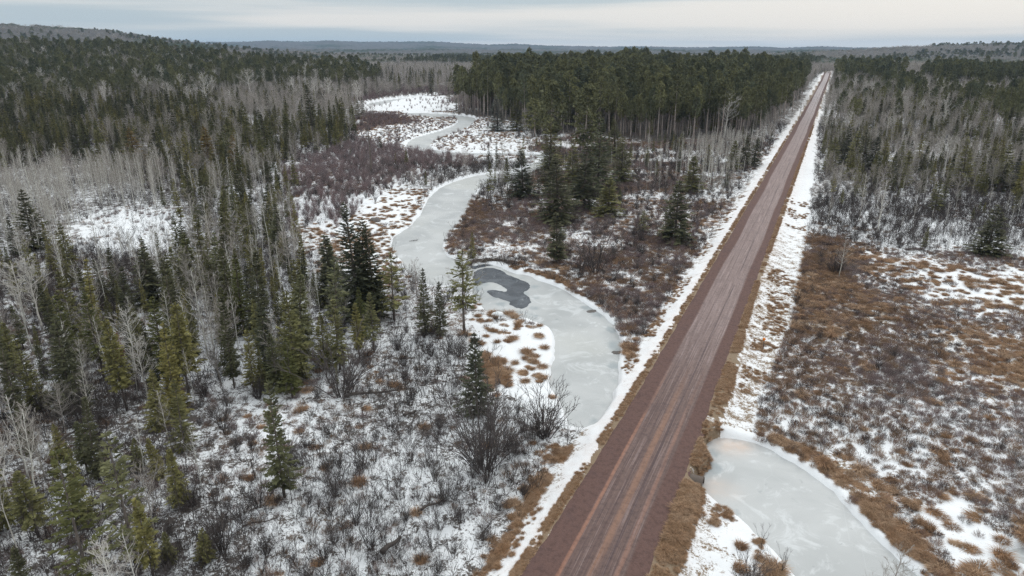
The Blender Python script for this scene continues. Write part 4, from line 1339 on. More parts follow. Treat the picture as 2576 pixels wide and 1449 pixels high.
hero('fir_tree', OLIVE[0], 425, 985, 748, 'olive-tinged fir with a brown upper trunk in the left wood', wide=1.0, mark='the olive-tinged fir')
hero('fir_tree', OLIVE[1], 192, 940, 742, 'olive pointed fir, first of two side by side at the left', wide=1.05, mark='the two pointed olive firs')
hero('fir_tree', OLIVE[0], 262, 950, 735, 'olive pointed fir, second of two side by side at the left', wide=.95)
hero('fir_tree', D_[0], 384, 770, 627, 'full dark fir at the near side of the snow clearing', wide=1.2, mark='the full fir below the clearing')
hero('fir_tree', OLIVE[3], 488, 745, 590, 'yellow-green fir at the left rim of the conifer belt', wide=1.0)
hero('fir_tree', F_[2], 705, 650, 528, 'slim fir with bare foot at the right rim of the conifer belt', wide=1.0)
hero('fir_tree', OLIVE[0], 615, 840, 640, 'tall olive fir in the middle of the conifer belt', wide=.95, mark='the tall olive fir of the belt')
hero('fir_tree', F_[0], 700, 985, 838, 'dense fir at the lower tip of the conifer belt', wide=1.1, mark='the dense fir at the belt\'s tip')
hero('fir_tree', OLIVE[1], 736, 1000, 850, 'green-gold fir right of the dense one at the belt\'s tip', wide=1.1)
hero('fir_tree', F_[1], 640, 985, 830, 'fir left of the dense one at the belt\'s tip', wide=1.0)
hero('fir_tree', F_[2], 820, 925, 785, 'lighter green fir, left one of two before the creekside cluster', wide=1.1, mark='the lighter fir pair')
hero('fir_tree', F_[1], 856, 930, 752, 'lighter green taller fir, right one of two before the creekside cluster', wide=1.05)
hero('fir_tree', F_[0], 905, 905, 760, 'dark fir at the foot of the creekside cluster', wide=1.0)
hero('fir_tree', F_[0], 942, 890, 735, 'dark fir below the thin see-through one', wide=1.0)
hero('fir_tree', RUSTF[0], 310, 925, 838, 'dead rust-red fir glowing among green ones at the left', wide=1.1, mark='the rust-red dead fir')
hero('fir_tree', F_[1], 1300, 330, 243, 'grey spruce at the plantation\'s left front corner', cat='spruce', wide=1.0)
hero('spruce_tree', GREYF[0], 1252, 330, 240, 'frosted grey spruce at the plantation\'s left corner by the meadow', 'spruce', wide=1.35, mark='the frosted grey spruce')
hero('fir_tree', D_[0], 789, 345, 212, 'tall dark spruce rising over grey hardwoods left of the creek', 'spruce', wide=.95, mark='the tall dark spruce over the hardwoods')
hero('larch_tree', LARCH[0], 345, 425, 322, 'ochre-tinted conifer beside the pale aspens in the left wood', 'larch', wide=1.2)
hero('larch_tree', LARCH[1], 530, 435, 318, 'larger ochre conifer at the head of the conifer belt', 'larch', wide=1.1, mark='the larger ochre conifer')
hero('larch_tree', LARCH[0], 600, 440, 340, 'ochre conifer partly hidden behind bare crowns', 'larch', wide=.9)
hero('fir_tree', F_[1], 2350, 535, 452, 'narrow fir at the right wood\'s snowy front edge', wide=.95, mark='the narrow fir at the right wood\'s edge')
hero('fir_tree', D_[0], 2482, 642, 517, 'spreading fir in the snowy brush on the right', wide=1.35, mark='the spreading fir in the snowy brush')
hero('fir_tree', F_[0], 2415, 475, 345, 'dense fir in the right wood beside the white leaning trunk', wide=1.0)
hero('fir_tree', F_[1], 2272, 470, 378, 'pointed fir in the middle of the right wood', wide=1.05)
hero('fir_tree', F_[0], 2512, 480, 365, 'tall fir left of the forked white birch', wide=1.0)
hero('fir_tree', F_[0], 2145, 420, 330, 'dark fir close to the road in the right wood', wide=1.05)
hero('fir_tree', F_[0], 2570, 480, 375, 'dark fir at the right edge of the right wood', wide=1.0)
for (bx, by, ty, lb) in ((2090, 432, 346, 'first dark fir by the right verge in the right wood'), (2118, 428, 338, 'second dark fir in from the road in the right wood'), (2168, 430, 322, 'tallest of the dark firs near the road in the right wood'),
                         (2192, 436, 342, 'full dark fir right of the tallest one near the road'), (2218, 428, 354, 'short fir ending the dark row near the road in the right wood'), (1842, 432, 352, 'fir in the sapling grove, left one of three by the road'),
                         (1868, 425, 338, 'middle and tallest of three grove firs by the road'), (1896, 418, 346, 'fir nearest the road of the three in the grove'), (12, 352, 272, 'dark fir at the left edge before the pine ridge'),
                         (48, 356, 282, 'pointed fir second in from the left edge before the ridge'), (96, 354, 288, 'broad fir between the left edge and the ochre conifer'), (132, 358, 302, 'shorter fir ending the left-edge row before the ridge'),
                         (1385, 430, 300, 'tall fir behind the group where the meadow meets the grove'), (1545, 400, 300, 'fir standing off the plantation above the group'), (1690, 372, 328, 'small bushy fir, left of two in the red grass below the plantation'),
                         (1712, 376, 335, 'small bushy fir, right of two in the red grass below the plantation')):
    hero('fir_tree', (D_ + F_)[(bx // 7) % 6], bx, by, ty, lb, wide=1.05)
hero('pine_tree', PINESFULL[0], 1385, 372, 165, 'pine with long green skirt left of the bare plantation trunks', 'pine', wide=.75, nominal=16)
hero('pine_tree', PINESFULL[1], 1470, 390, 205, 'light green full pine standing in front of the plantation', 'pine', wide=.8, nominal=16, mark='the light green full pine')
hero('pine_tree', PINESFULL[0], 1345, 345, 250, 'short full pine at the meadow corner of the plantation', 'pine', wide=1.1, nominal=16)
BK = dict(names=('trunk', 'crown'))
hero('birch_tree', BIRCHES[0], 375, 1015, 840, 'white twisted birch with a fine pale crown in the left wood', 'birch', nominal=11, mark='the white twisted birch')
hero('birch_tree', BIRCHES[1], 345, 960, 770, 'white birch with bare side limbs behind the rust-red fir', 'birch', nominal=11, wide=1.1)
hero('birch_tree', BIRCHES[0], 300, 1560, 1350, 'pale crown of a birch tangled at the bottom edge', 'birch', nominal=11, wide=1.0)
hero('birch_tree', BIRCHES[0], 1822, 345, 228, 'white dead birch shining against the dark plantation', 'birch', nominal=11, wide=1.15, mark='the white birch against the plantation')
hero('birch_tree', BIRCHES[1], 2372, 455, 335, 'leaning white birch trunk in the right wood', 'birch', nominal=11, wide=.6, tilt=(.0, .08))
hero('birch_tree', BIRCHES[1], 2538, 440, 372, 'forked white birch in the right wood', 'birch', nominal=11, wide=.8, tilt=(0, .12))
hero('birch_tree', BIRCHES[0], 108, 835, 640, 'pale many-limbed tree, right one of two below the aspen stand', 'birch', nominal=11, wide=1.1, mark='the pale many-limbed trees')
hero('birch_tree', BIRCHES[1], 68, 830, 650, 'pale many-limbed tree, left one of two below the aspen stand', 'birch', nominal=11, wide=1.1)
hero('birch_tree', BIRCHES[0], 40, 1290, 1050, 'grey trunk leaning at the left edge above the mossy-topped fir', 'birch', nominal=11, wide=1.0, tilt=(0, -.1))
for (bx, by, ty, lb) in ((270, 262, 215, 'white bare crown, leftmost on the pine ridge'), (430, 262, 205, 'brightest white bare crown on the pine ridge'), (480, 262, 215, 'white bare crown right of the brightest one on the pine ridge'),
                         (523, 264, 178, 'taller white bare crown in the middle of the pine ridge'), (585, 268, 222, 'small white bare crown, right part of the pine ridge'), (630, 235, 170, 'white bare crown pair near the top of the pine ridge'),
                         (410, 215, 160, 'brownish-white bare crown high on the pine ridge'), (345, 200, 172, 'pale bare crown behind the leftmost one'), (795, 248, 190, 'white bare crown before the dark pines above the grey hardwoods'),
                         (830, 250, 192, 'white bare crown right of its twin above the grey hardwoods'), (900, 250, 200, 'pair of white stems at the pine ridge\'s right end'), (740, 240, 190, 'white bare crown at the left of the ridge\'s lower pines')):
    hero('birch_tree', BIRCHES[(bx // 10) % 2], bx, by + 20, ty, lb, 'birch', nominal=11, wide=.9)
hero('bare_tree', HARD[1], 2010, 240 + 60, 235, 'bare tree by the far road bend', 'bare tree', nominal=12)
for (bx, by, ty, lb) in ((610, 445, 325, 'pale forked aspen rising beside the ochre conifer'), (720, 300, 268, 'slanting white stem over the grey hardwoods'), (935, 440, 318, 'dark broken snag in the red brush'),
                         (2205, 590, 445, 'slim grey aspen at the right wood\'s front'), (2160, 560, 430, 'bushy grey aspen beside the road\'s snowy verge'), (2110, 700, 600, 'low round bare tree in the rusty brush')):
    hero('aspen_tree' if by != 440 else 'dead_snag', ASPENS[1] if by != 440 else (SPARSE[0][0], SAPL[0][1]), bx, by, ty, lb, 'aspen' if by != 440 else 'dead tree', nominal=10 if by != 440 else 8, wide=1.1)
for (bx, by, ty, wd, lb, mk) in ((1370, 1100, 958, 1.5, 'big dark alder bush overhanging the creek bend', 'the alder overhanging the creek bend'), (1220, 1190, 1010, 1.6, 'tallest grey alder clump in front of the bushy lone fir', 'the tallest alder clump'),
                                 (1260, 1130, 1020, 1.3, 'alder clump between the tallest clump and the creek', None), (1500, 690, 600, 1.6, 'wide grey willow bush between the creek and the road', 'the wide willow bush'),
                                 (1606, 610, 545, 1.0, 'dark upright willow bush left of the lone full fir', None), (2100, 690, 640, 1.9, 'round dark bush in the rusty marsh brush', 'the round dark bush in the rusty brush'),
                                 (1462, 680, 620, 1.0, 'willow bush right of the small fir in the brush', None), (860, 1000, 880, 1.8, 'spreading alder with crossing stems in the front snow', 'the spreading alder'),
                                 (1885, 1490, 1385, 1.1, 'dark bush at the bottom edge left of the pond', None), (560, 1390, 1280, 1.2, 'dark twig cluster below the narrow front fir', None), (1160, 900, 830, 1.8, 'reddish thicket under the open-branched fir', None),
                                 (2005, 765, 730, 1.6, 'small dark bush at the marsh edge by the snow verge', None), (2150, 560, 500, 1.3, 'grey bush by the road\'s snowy verge', None)):
    x, y = G(bx, by)
    z = gz(x, y)
    h = top_z(y, ty) - z
    o = single('alder_bush', SHRUBS[len(HERO_XY) % 4], (x, y, z), random.uniform(0, 6), (h / 2.5 * wd * .8, h / 2.5 * wd * .8, h / 2.5), lb, 'bush')
    HERO_XY.append((x, y, .6))
    if mk:
        LAND.append((mk, bx, by))
LAND += [('the plantation\'s left front corner', 1215, 325), ('the middle of the plantation\'s front', 1600, 345), ('the plantation\'s corner by the road', 1960, 330), ('the aspen stand\'s near edge', 120, 590), ('the aspen stand\'s right rim', 410, 480), ('the aspen stand\'s back', 150, 440),
         ('the pine ridge\'s left end', 80, 250), ('the middle of the pine ridge', 480, 240), ('the pine ridge\'s creek end', 960, 245), ('the right wood\'s far corner', 2500, 290), ('the middle of the right wood', 2300, 430), ('the road\'s tree-lined right side', 2120, 380), ('the sapling grove', 1750, 450), ('the snow gap in the front', 820, 1250), ('the picture\'s lower left corner', 60, 1400), ('the left wood\'s snowy floor', 220, 760), ('the far end of the road', 2085, 200),
         ('the beaver dam', 1235, 665), ('the orange road marker', 1920, 877), ('the culvert', 1748, 1214), ('the round boulder', 943, 557), ('the frozen pond\'s tip', 1840, 1104),
         ('the frozen pond\'s right bank', 2120, 1270), ('the creek\'s last bend', 1470, 1080), ('the tussock flat by the creek', 1310, 880), ('the snow clearing', 330, 580), ('the red-twig thicket', 900, 480),
         ('the far meadow', 1080, 320), ('the rusty brush patch', 2090, 640), ('the open snow at lower right', 2480, 1380), ('the long log in the front snow', 930, 995), ('the short log near the bottom', 985, 1380),
         ('the bare patch in the right marsh', 2450, 960), ('the narrow part of the creek ice', 1170, 500), ('the wide snow verge', 1990, 600)]
HERO_XY = np.array(HERO_XY)
# ------------------------------------------------------------------ scattering over the zones
def grid_pts(d, y0, y1, seed):
    """jittered grid of density d over the ground the camera sees between y0 and y1 ahead"""
    g = np.random.default_rng(seed)
    st = 1 / math.sqrt(d)
    xm = y1 * 0.80 + 28
    xs, ys = np.arange(-xm, xm, st), np.arange(y0, y1, st)
    X, Y = np.meshgrid(xs, ys)
    x = (X + g.uniform(-.5, .5, X.shape) * st).ravel()
    y = (Y + g.uniform(-.5, .5, X.shape) * st).ravel()
    m = np.abs(x) < y * 0.79 + (9 if d > 10 else 26)
    return x[m], y[m]


def scatter(kind, y0, y1, seed, clump=0.0):
    mx = max([q[5][kind][0] for q in ALLZ if kind in q[5]])
    x, y = grid_pts(mx, y0, y1, seed)
    zi = zone_of(x, y)
    den = np.array([q[5].get(kind, (0, 1, 1))[0] for q in ALLZ])[zi]
    h0 = np.array([q[5].get(kind, (0, 1, 1))[1] for q in ALLZ])[zi]
    h1 = np.array([q[5].get(kind, (0, 1, 1))[2] for q in ALLZ])[zi]
    g = np.random.default_rng(seed + 1)
    if clump:
        den = den * np.clip(1 + clump * (2.4 * fbm(x, y, 9 if kind in ('brush', 'tuss', 'under') else 22, 3, seed) + 1.6 * fbm(x, y, 34, 2, seed + 3)), 0, 3)
    ok = g.random(len(x)) < den / mx
    u, v = uv(x, y)
    dl, dr = UL - u, u - UR
    small = kind in ('tuss', 'brush', 'under')
    tall = kind in ('fir', 'pine', 'hard', 'birch', 'aspen')
    ml = 3.4 if small else 4.2
    mr = np.interp(v, [30, 70, 100, 140, 220, 330, 500], [5.2, 4.4, 6.2, 6.2, 5.0, 2.6, 1.6]) + (0 if small else 0.8)
    if tall:
        ml, mr = 5.5, mr + np.interp(y, [200, 350], [2.0, 0.6])
    ok &= (dl > ml) | (dr > mr) | (v > 985)
    sd = water_sd(x, y)
    ok &= sd > (0.55 if small else 1.2)
    if tall:
        qx, qy = PX(x, y)
        ok &= ~inside(qx, qy, [(1185, 760), (1420, 790), (1450, 1080), (1250, 1010)])
    x, y, h0, h1 = x[ok], y[ok], h0[ok], h1[ok]
    if not small and len(HERO_XY):
        k = np.ones(len(x), bool)
        for hx, hy, hr in HERO_XY:
            k &= (x - hx) ** 2 + (y - hy) ** 2 > (hr * (2.2 if hy > 250 else 1.0) if tall else 0.5) ** 2
        x, y, h0, h1 = x[k], y[k], h0[k], h1[k]
    h = h0 + (h1 - h0) * g.random(len(x)) ** 1.2
    if tall:
        h = h * (1 + (0.42 if kind == 'pine' else 0.28) * fbm(x, y, 26, 3, 99))
    return x, y, surf(x, y), h, g


ORD = ['nearest', 'second', 'third', 'fourth', 'fifth', 'sixth', 'seventh', 'eighth', 'ninth', 'tenth', 'eleventh', 'twelfth']


def pick(x, y, z, h, n):
    """the n plants that show largest in the picture"""
    px, py = PX(x, y, z)
    tx, ty = PX(x, y, z + h)
    inn = (px > -25) & (px < 2600) & (ty < 1449) & (ty > 0) & (py < 1800)
    sc = np.where(inn, h / y, -1)
    idx = np.argsort(-sc)[:n]
    idx = idx[sc[idx] > 0]
    m = np.zeros(len(x), bool)
    m[idx] = True
    return m, px, py


class Labels:
    """says of each plant which landmark it stands by, on which side and in what order"""
    def __init__(s, noun, group):
        s.noun, s.group, s.rows = noun, group, []

    def add(s, ob, px, py, word):
        P = np.array([(a[1], a[2]) for a in LAND])
        dy = (P[:, 1] - py) * 1.6
        dd = (P[:, 0] - px) ** 2 + dy ** 2
        i, i2 = (int(q) for q in np.argsort(dd)[:2])
        dx, dv = px - P[i, 0], (py - P[i, 1]) * 1.6
        rel = ('right of' if dx > 0 else 'left of') if abs(dx) > abs(dv) else ('in front of' if dv > 0 else 'behind')
        s.rows.append((word, rel, LAND[i][0], math.hypot(dx, dv), ob, LAND[i2][0]))

    def write(s):
        d, late = {}, {}
        P = np.array([(q[1], q[2]) for q in LAND])
        for r in s.rows:
            d.setdefault(r[:3], []).append(r)
        for (word, rel, lm), rs in d.items():
            rs.sort(key=lambda r: r[3])
            for k, r in enumerate(rs):
                if len(rs) == 1:
                    t = f"{word} {s.noun} {rel} {lm}"
                elif k < 12:
                    t = f"{ORD[k]} {word} {s.noun} {rel} {lm}"
                else:
                    late.setdefault((word, lm, r[5]), []).append(r)
                    continue
                r[4]['label'] = t
                r[4]['group'] = s.group
        for (word, lm, lm2), rs in late.items():
            rs.sort(key=lambda r: r[3])
            for k, r in enumerate(rs):
                t = f"{word} {s.noun} between {lm} and {lm2}"
                if len(rs) > 1 and k < 12 and len(t.split()) < 16:
                    t = ORD[k] + ' ' + t
                if len(t.split()) > 16:
                    t = f"{word} {s.noun} farther off from {lm}"
                    if k < 12:
                        t = ORD[k] + ' ' + t
                r[4]['label'] = t
                r[4]['group'] = s.group


def grow(kind, name, noun, cat, group, stuffname, stufflabel, variants, nominal, y0, y1, seed, nind, clump=0.0, words=None, dens=1.0, single_mesh=False, wide=(0.85, 1.15), split=None, wf=None):
    x, y, z, h, g = scatter(kind, y0, y1, seed, clump)
    n = len(x)
    var = g.integers(0, len(variants), n)
    if kind == 'brush':
        var = np.floor((fbm(x, y, 16, 3, 88) * 0.9 + 0.45 + g.random(n) * 0.5) * len(variants)).astype(int) % len(variants)
    rz = g.uniform(0, 6.28, n)
    wd = g.uniform(wide[0], wide[1], n)
    m, px, py = pick(x, y, z, h, nind)
    LB = Labels(noun, group)
    firsts = {}
    medh = np.median(h[m]) if m.any() else 1
    for i in np.nonzero(m)[0]:
        s = h[i] / nominal
        v = int(var[i])
        loc = (float(x[i]), float(y[i]), float(z[i]) - 0.03)
        sc = (s * wd[i], s * wd[i], s)
        if single_mesh:
            o = single(name, variants[v], loc, float(rz[i]), sc, '', cat, group)
        else:
            o = thing(name, variants[v], loc, float(rz[i]), sc, '', cat, group, (g.normal(0, .035), g.normal(0, .035)))
        firsts.setdefault(v, o)
        size = 'tall' if h[i] > medh * 1.22 else 'short' if h[i] < medh * 0.8 else 'middling'
        word = size if words is None else size + ' ' + words[v]
        LB.add(o, float(px[i]), float(py[i]), word)
    LB.write()
    rest = ~m
    if rest.any() and stuffname:
        # prototypes are the plants just placed
        keys = sorted(firsts)
        remap = np.zeros(len(variants), int)
        for a in range(len(variants)):
            remap[a] = keys.index(a) if a in keys else a % len(keys)
        pro = []
        for k in keys:
            o = firsts[k]
            pro.append([o] if single_mesh else [c for c in o.children])
        sc = (h / nominal)[rest]
        stuff(stuffname, np.stack([x, y, z - 0.03], 1)[rest], rz[rest], sc * wd[rest], remap[var[rest]], pro, stufflabel, sc)
    print(kind, n, 'placed', int(m.sum()))


firv = FIRS + FIRSDARK + [FIRS[0], FIRS[1]] + SPARSE[:1] + OLIVE[:1]
firw = ['green'] * 8 + ['dark'] * 4 + ['green'] * 2 + ['see-through'] + ['olive']
grow('fir', 'fir_tree', 'fir', 'fir', 'firs of the mixed woods', 'conifer_forest', 'mass of distant firs and spruces', firv, 10, 34, 1500, 201, 235, 0.5, firw, wide=(0.62, 0.98))
grow('pine', 'pine_tree', 'pine', 'pine', 'tall pines of the plantation and the ridge', 'pine_forest', 'mass of pines standing behind the nearest rows', PINES, 22, 280, 1700, 203, 290, 0.35, wide=(0.85, 1.1))
grow('aspen', 'aspen_tree', 'slender bare aspen', 'aspen', 'bare aspens', 'aspen_stand', 'crowded pale bare aspen stems', ASPENS, 10, 34, 345, 205, 285, 0.7, wide=(0.9, 1.3))
grow('hard', 'bare_tree', 'leafless grey tree', 'bare tree', 'leafless grey trees', 'hardwood_forest', 'mass of leafless grey hardwoods', HARD, 12, 34, 1700, 207, 290, 0.3, wide=(0.9, 1.25))
grow('birch', 'birch_tree', 'white-stemmed bare tree', 'birch', 'white bare trees in the far woods', 'birch_forest', 'white bare crowns far off', BIRCHES, 11, 290, 950, 209, 120, 0.3)
grow('sapl', 'sapling', 'thin leafless sapling', 'sapling', 'thin saplings in the snow', 'saplings_far', 'thin leafless saplings farther back', SAPL, 6, 34, 200, 211, 280, 0.6, wide=(0.9, 1.3))
grow('shrub', 'alder_bush', 'alder bush', 'bush', 'alder bushes in the snow', 'alder_scrub', 'grey alder scrub farther back', SHRUBS, 2.6, 34, 345, 213, 280, 0.6, single_mesh=True, wide=(0.8, 1.3))
grow('redshrub', 'red_bush', 'red-twigged bush', 'bush', 'red-twigged bushes', 'red_twig_thicket', 'dense thicket of red-brown twigs', REDSHRUBS, 2.2, 60, 650, 215, 150, 0.3, single_mesh=True, wide=(0.9, 1.4))
grow('brush', 'marsh_bush', 'low brown bush', 'bush', 'low brown bushes of the marsh', 'marsh_brush', 'low rusty-brown brush covering the marsh', BRUSH, 0.8, 34, 420, 217, 290, 0.75, single_mesh=True, wide=(0.9, 1.6))
grow('tuss', 'grass_tussock', 'tan grass tussock', 'tussock', 'dead grass tussocks', 'dead_grass', 'matted tan dead grass', TUSS, 0.55, 34, 420, 219, 290, 0.6, single_mesh=True, wide=(0.9, 1.8))
grow('under', 'twig_clump', 'dark twig clump', 'twigs', 'dark twigs poking through the snow', 'undergrowth', 'dark leafless stems poking through the snow', UNDER, 1.2, 34, 345, 221, 280, 0.7, single_mesh=True, wide=(0.8, 1.4))


# ------------------------------------------------------------------ grass on the road's edges
def verge():
    g = np.random.default_rng(5)
    pts = []
    n = 26000
    v = 34 + (g.random(n) ** 1.7) * 330
    side = g.random(n) < 0.36
    wr = np.interp(v, [30, 62, 80, 100, 400], [1.9, 1.8, 1.0, 0.5, 0.35])
    u = np.where(side, UL - g.random(n) * 0.65 + 0.05 - 0.42 * np.clip((64 - v) / 24, 0, 1.2), UR - 0.05 + g.random(n) * wr)
    x, y = u * RN[0] + v * RDIR[0], u * RN[1] + v * RDIR[1]
    k = fbm(x, y, 1.8, 3, 77) + 0.7 * fbm(x, y, 7, 2, 79) + g.normal(0, .25, n) > -0.02
    x, y, u, side = x[k], y[k], u[k], side[k]
    # loose tufts that poke through the snow of the verges
    n2 = 4200
    v2 = 34 + (g.random(n2) ** 1.4) * 150
    s2 = g.random(n2) < 0.25
    u2 = np.where(s2, UL - 1.9 - g.random(n2) * 1.6, UR + np.interp(v2, [30, 62, 80, 100], [2.8, 2.5, 1.6, 1.2]) + g.random(n2) * 4.2)
    x2, y2 = u2 * RN[0] + v2 * RDIR[0], u2 * RN[1] + v2 * RDIR[1]
    k2 = (fbm(x2, y2, 4.0, 3, 78) > 0.10) & (water_sd(x2, y2) > .5)
    x, y = np.concatenate([x, x2[k2]]), np.concatenate([y, y2[k2]])
    sc = np.concatenate([np.where(side, .45, .62) * g.uniform(.6, 1.1, len(side)), g.uniform(.35, .8, int(k2.sum()))])
    z = surf(x, y) - 0.03
    # creek-bank grass that leans over the water's edge
    tus = [o for o in COL.objects if o.name.startswith('grass_tussock')]
    seen, pro = set(), []
    for o in tus:
        if o.data.name not in seen:
            seen.add(o.data.name)
            pro.append([o])
    cu = G(1752, 1222, -0.35)
    kk = np.hypot(x - cu[0], y - cu[1]) > 1.5
    x, y, z, sc = x[kk], y[kk], z[kk], sc[kk]
    stuff('verge_grass', np.stack([x, y, z], 1), g.uniform(0, 6.28, len(x)), sc, g.integers(0, len(pro), len(x)), pro, 'dead grass along both edges of the gravel', sc * .8)


verge()


def banks():
    """grass fringe along the water's banks, thick in some stretches"""
    g = np.random.default_rng(6)
    X, Y, Sx = [], [], []
    stretches = [([(1930, 1095), (1990, 1118), (2075, 1165), (2140, 1225), (2215, 1300), (2290, 1375), (2380, 1449)], 1.5, 230, .75), ([(1560, 830), (1575, 870), (1590, 905)], 1.3, 160, .9), ([(1290, 672), (1330, 680), (1410, 705), (1480, 745)], 1.4, 240, .6),
                 ([(1128, 640), (1150, 600), (1190, 555), (1200, 500)], 2.5, 260, .55), ([(1235, 900), (1245, 940), (1265, 985)], 1.6, 160, .8), ([(1205, 740), (1215, 770)], 1.5, 50, .8), ([(1260, 1449), (1330, 1310), (1400, 1200), (1440, 1120)], 2.4, 700, .6),
                 ([(1770, 1100), (1750, 1160), (1735, 1230), (1700, 1330), (1640, 1440)], 1.2, 300, .7)]
    for pts, wd, n, s in stretches:
        Q = np.array([G(*p) for p in pts])
        L = np.concatenate([[0], np.cumsum(np.hypot(*np.diff(Q, axis=0).T))])
        t = g.random(n) * L[-1]
        x, y = np.interp(t, L, Q[:, 0]), np.interp(t, L, Q[:, 1])
        x, y = x + g.normal(0, wd * .42, n), y + g.normal(0, wd * .42, n)
        k = (water_sd(x, y) > .95) & (np.hypot(x - G(1752, 1222)[0], y - G(1752, 1222)[1]) > 1.8) & ((UL - uv(x, y)[0] > 2.9) | (uv(x, y)[0] - UR > .2)) & (fbm(x, y, 2.5, 2, 9) > -.25)
        X.append(x[k])
        Y.append(y[k])
        Sx.append(s * g.uniform(.6, 1.3, int(k.sum())))
    x, y, s = np.concatenate(X), np.concatenate(Y), np.concatenate(Sx)
    pro, seen = [], set()
    for o in COL.objects:
        if o.name.startswith('grass_tussock') and o.data.name not in seen:
            seen.add(o.data.name)
            pro.append([o])
    stuff('bank_grass', np.stack([x, y, surf(x, y) - .03], 1), g.uniform(0, 6.28, len(x)), s * 1.5, g.integers(0, len(pro), len(x)), pro, 'dead grass fringing the banks', s * 1.2)


banks()


# ------------------------------------------------------------------ far woods beyond single trees: a rough canopy over the hills
def canopy_material():
    m, t = mat('far_canopy')
    P = t.new('ShaderNodeNewGeometry').outputs['Position']
    n = t.noise(P, 0.0022, 4.0, 0.6, 0.5)
    n2 = t.noise(P, 0.05, 3.0, 0.7)
    sp = t.new('ShaderNodeSeparateXYZ', {0: P})
    st = t.noise(t.new('ShaderNodeCombineXYZ', {0: t.math('MULTIPLY', sp.outputs[0], 0.35), 1: t.math('MULTIPLY', sp.outputs[1], 0.35), 2: t.math('MULTIPLY', sp.outputs[2], 0.05)}).outputs[0], 1.0, 3.0, 0.7)
    grey = t.mix(st, (0.070, 0.064, 0.060), (0.135, 0.125, 0.115))
    dark = t.mix(n2, (0.030, 0.036, 0.024), (0.060, 0.068, 0.040))
    c = t.mix(t.rng(n, 0.50, 0.58), grey, dark)
    finish(t, c, 0.95, 0.05)
    return m


def make_canopy():
    th = np.linspace(-0.80, 0.80, 900)
    rr = [1350.0]
    while rr[-1] < 9500:
        rr.append(rr[-1] * 1.006)
    rr = np.array(rr)
    RR, TH = np.meshgrid(rr, th, indexing='ij')
    x, y = RR * np.sin(TH), RR * np.cos(TH)
    rise = sstep(1350, 1480, RR)
    bump = 6.5 * (vn(x / 9, y / 9, 3) - .5) + 5 * (vn(x / 17, y / 17, 4) - .5) + 7 * (vn(x / 45, y / 45, 6) - .5)
    z = land(x, y) + (10.5 + bump * np.clip(RR / 2500, 1, 1.6)) * rise - 1.5 * (1 - rise)
    u, v = uv(x, y)
    V = np.stack([x, y, z], -1).reshape(-1, 3)
    nr, nt = RR.shape
    i, j = np.meshgrid(np.arange(nr - 1), np.arange(nt - 1), indexing='ij')
    a = (i * nt + j).ravel()
    F = np.stack([a, a + nt, a + nt + 1, a + 1], 1)
    me = mesh_from('distant_forest', V, [F], canopy_material(), False)
    o = bpy.data.objects.new('distant_forest', me)
    o['kind'] = 'stuff'
    o['label'] = 'unbroken woods covering the hills to the horizon'
    COL.objects.link(o)


make_canopy()


def far_trees():
    """single crowns that break the far canopy's outline"""
    g = np.random.default_rng(12)
    x, y = grid_pts(0.0042, 1400, 3000, 301)
    k = g.random(len(x)) < np.interp(np.hypot(x, y), [1400, 2200, 3000], [1, .6, .25])
    x, y = x[k], y[k]
    dk = fbm(x, y, 260, 3, 66) > 0.12
    u, v = uv(x, y)
    z = land(x, y)
    h = g.uniform(11, 17, len(x))
    for nm, sel, kindname, nom, lab in (('far_pines', dk, 'pine_tree', 22, 'pine crowns on the far slopes'), ('far_hardwoods', ~dk, 'bare_tree', 12, 'grey crowns on the far slopes')):
        pro = {}
        for o in COL.objects:
            if o.name.startswith(kindname) and o.type == 'EMPTY':
                key = o.children[0].data.name + o.children[1].data.name
                if key not in pro and len(pro) < 4:
                    pro[key] = list(o.children)
        pro = list(pro.values())
        s = (h / nom)[sel] * (1.25 if sel is dk else 1.15)
        stuff(nm, np.stack([x, y, z], 1)[sel], g.uniform(0, 6.28, int(sel.sum())), s * 1.5, g.integers(0, len(pro), int(sel.sum())), pro, lab, s)


far_trees()

# ------------------------------------------------------------------ small things
def simple_mat(name, col, rough=0.7, metal=0.0, nsc=6.0, amp=0.3):
    m, t = mat(name)
    n = t.noise(t.new('ShaderNodeTexCoord').outputs['Object'], nsc, 3.0, 0.6)
    c = t.mix(n, tuple(v * (1 - amp) for v in col), tuple(min(1, v * (1 + amp)) for v in col))
    finish(t, c, rough, 0.4, None, {'Metallic': metal})
    return m


# the orange-topped marker
mx, my = G(1920, 878)
mk = bpy.data.objects.new('road_marker', None)
mk.location = (mx, my, gz(mx, my) - .05)
mk.rotation_euler = (0.03, -0.04, R(-20))
mk['label'] = 'slim dark post with an orange disc standing in the snow right of the road'
mk['category'] = 'road marker'
COL.objects.link(mk)
b = MB()
b.tube([(0, 0, 0), (0, 0, .8), (0, 0, 1.62)], [.035, .035, .03], 8)
p = bpy.data.objects.new('post', b.build('post', simple_mat('dark_steel', (.09, .08, .075), .6)))
p.parent = mk
COL.objects.link(p)
b = MB()
b.tube([(0, -.045, 1.42), (0, -.075, 1.42)], [.20, .20], 20)
p = bpy.data.objects.new('disc', b.build('disc', simple_mat('orange_reflector', (.85, .24, .02), .4, amp=.08)))
p.parent = mk
COL.objects.link(p)

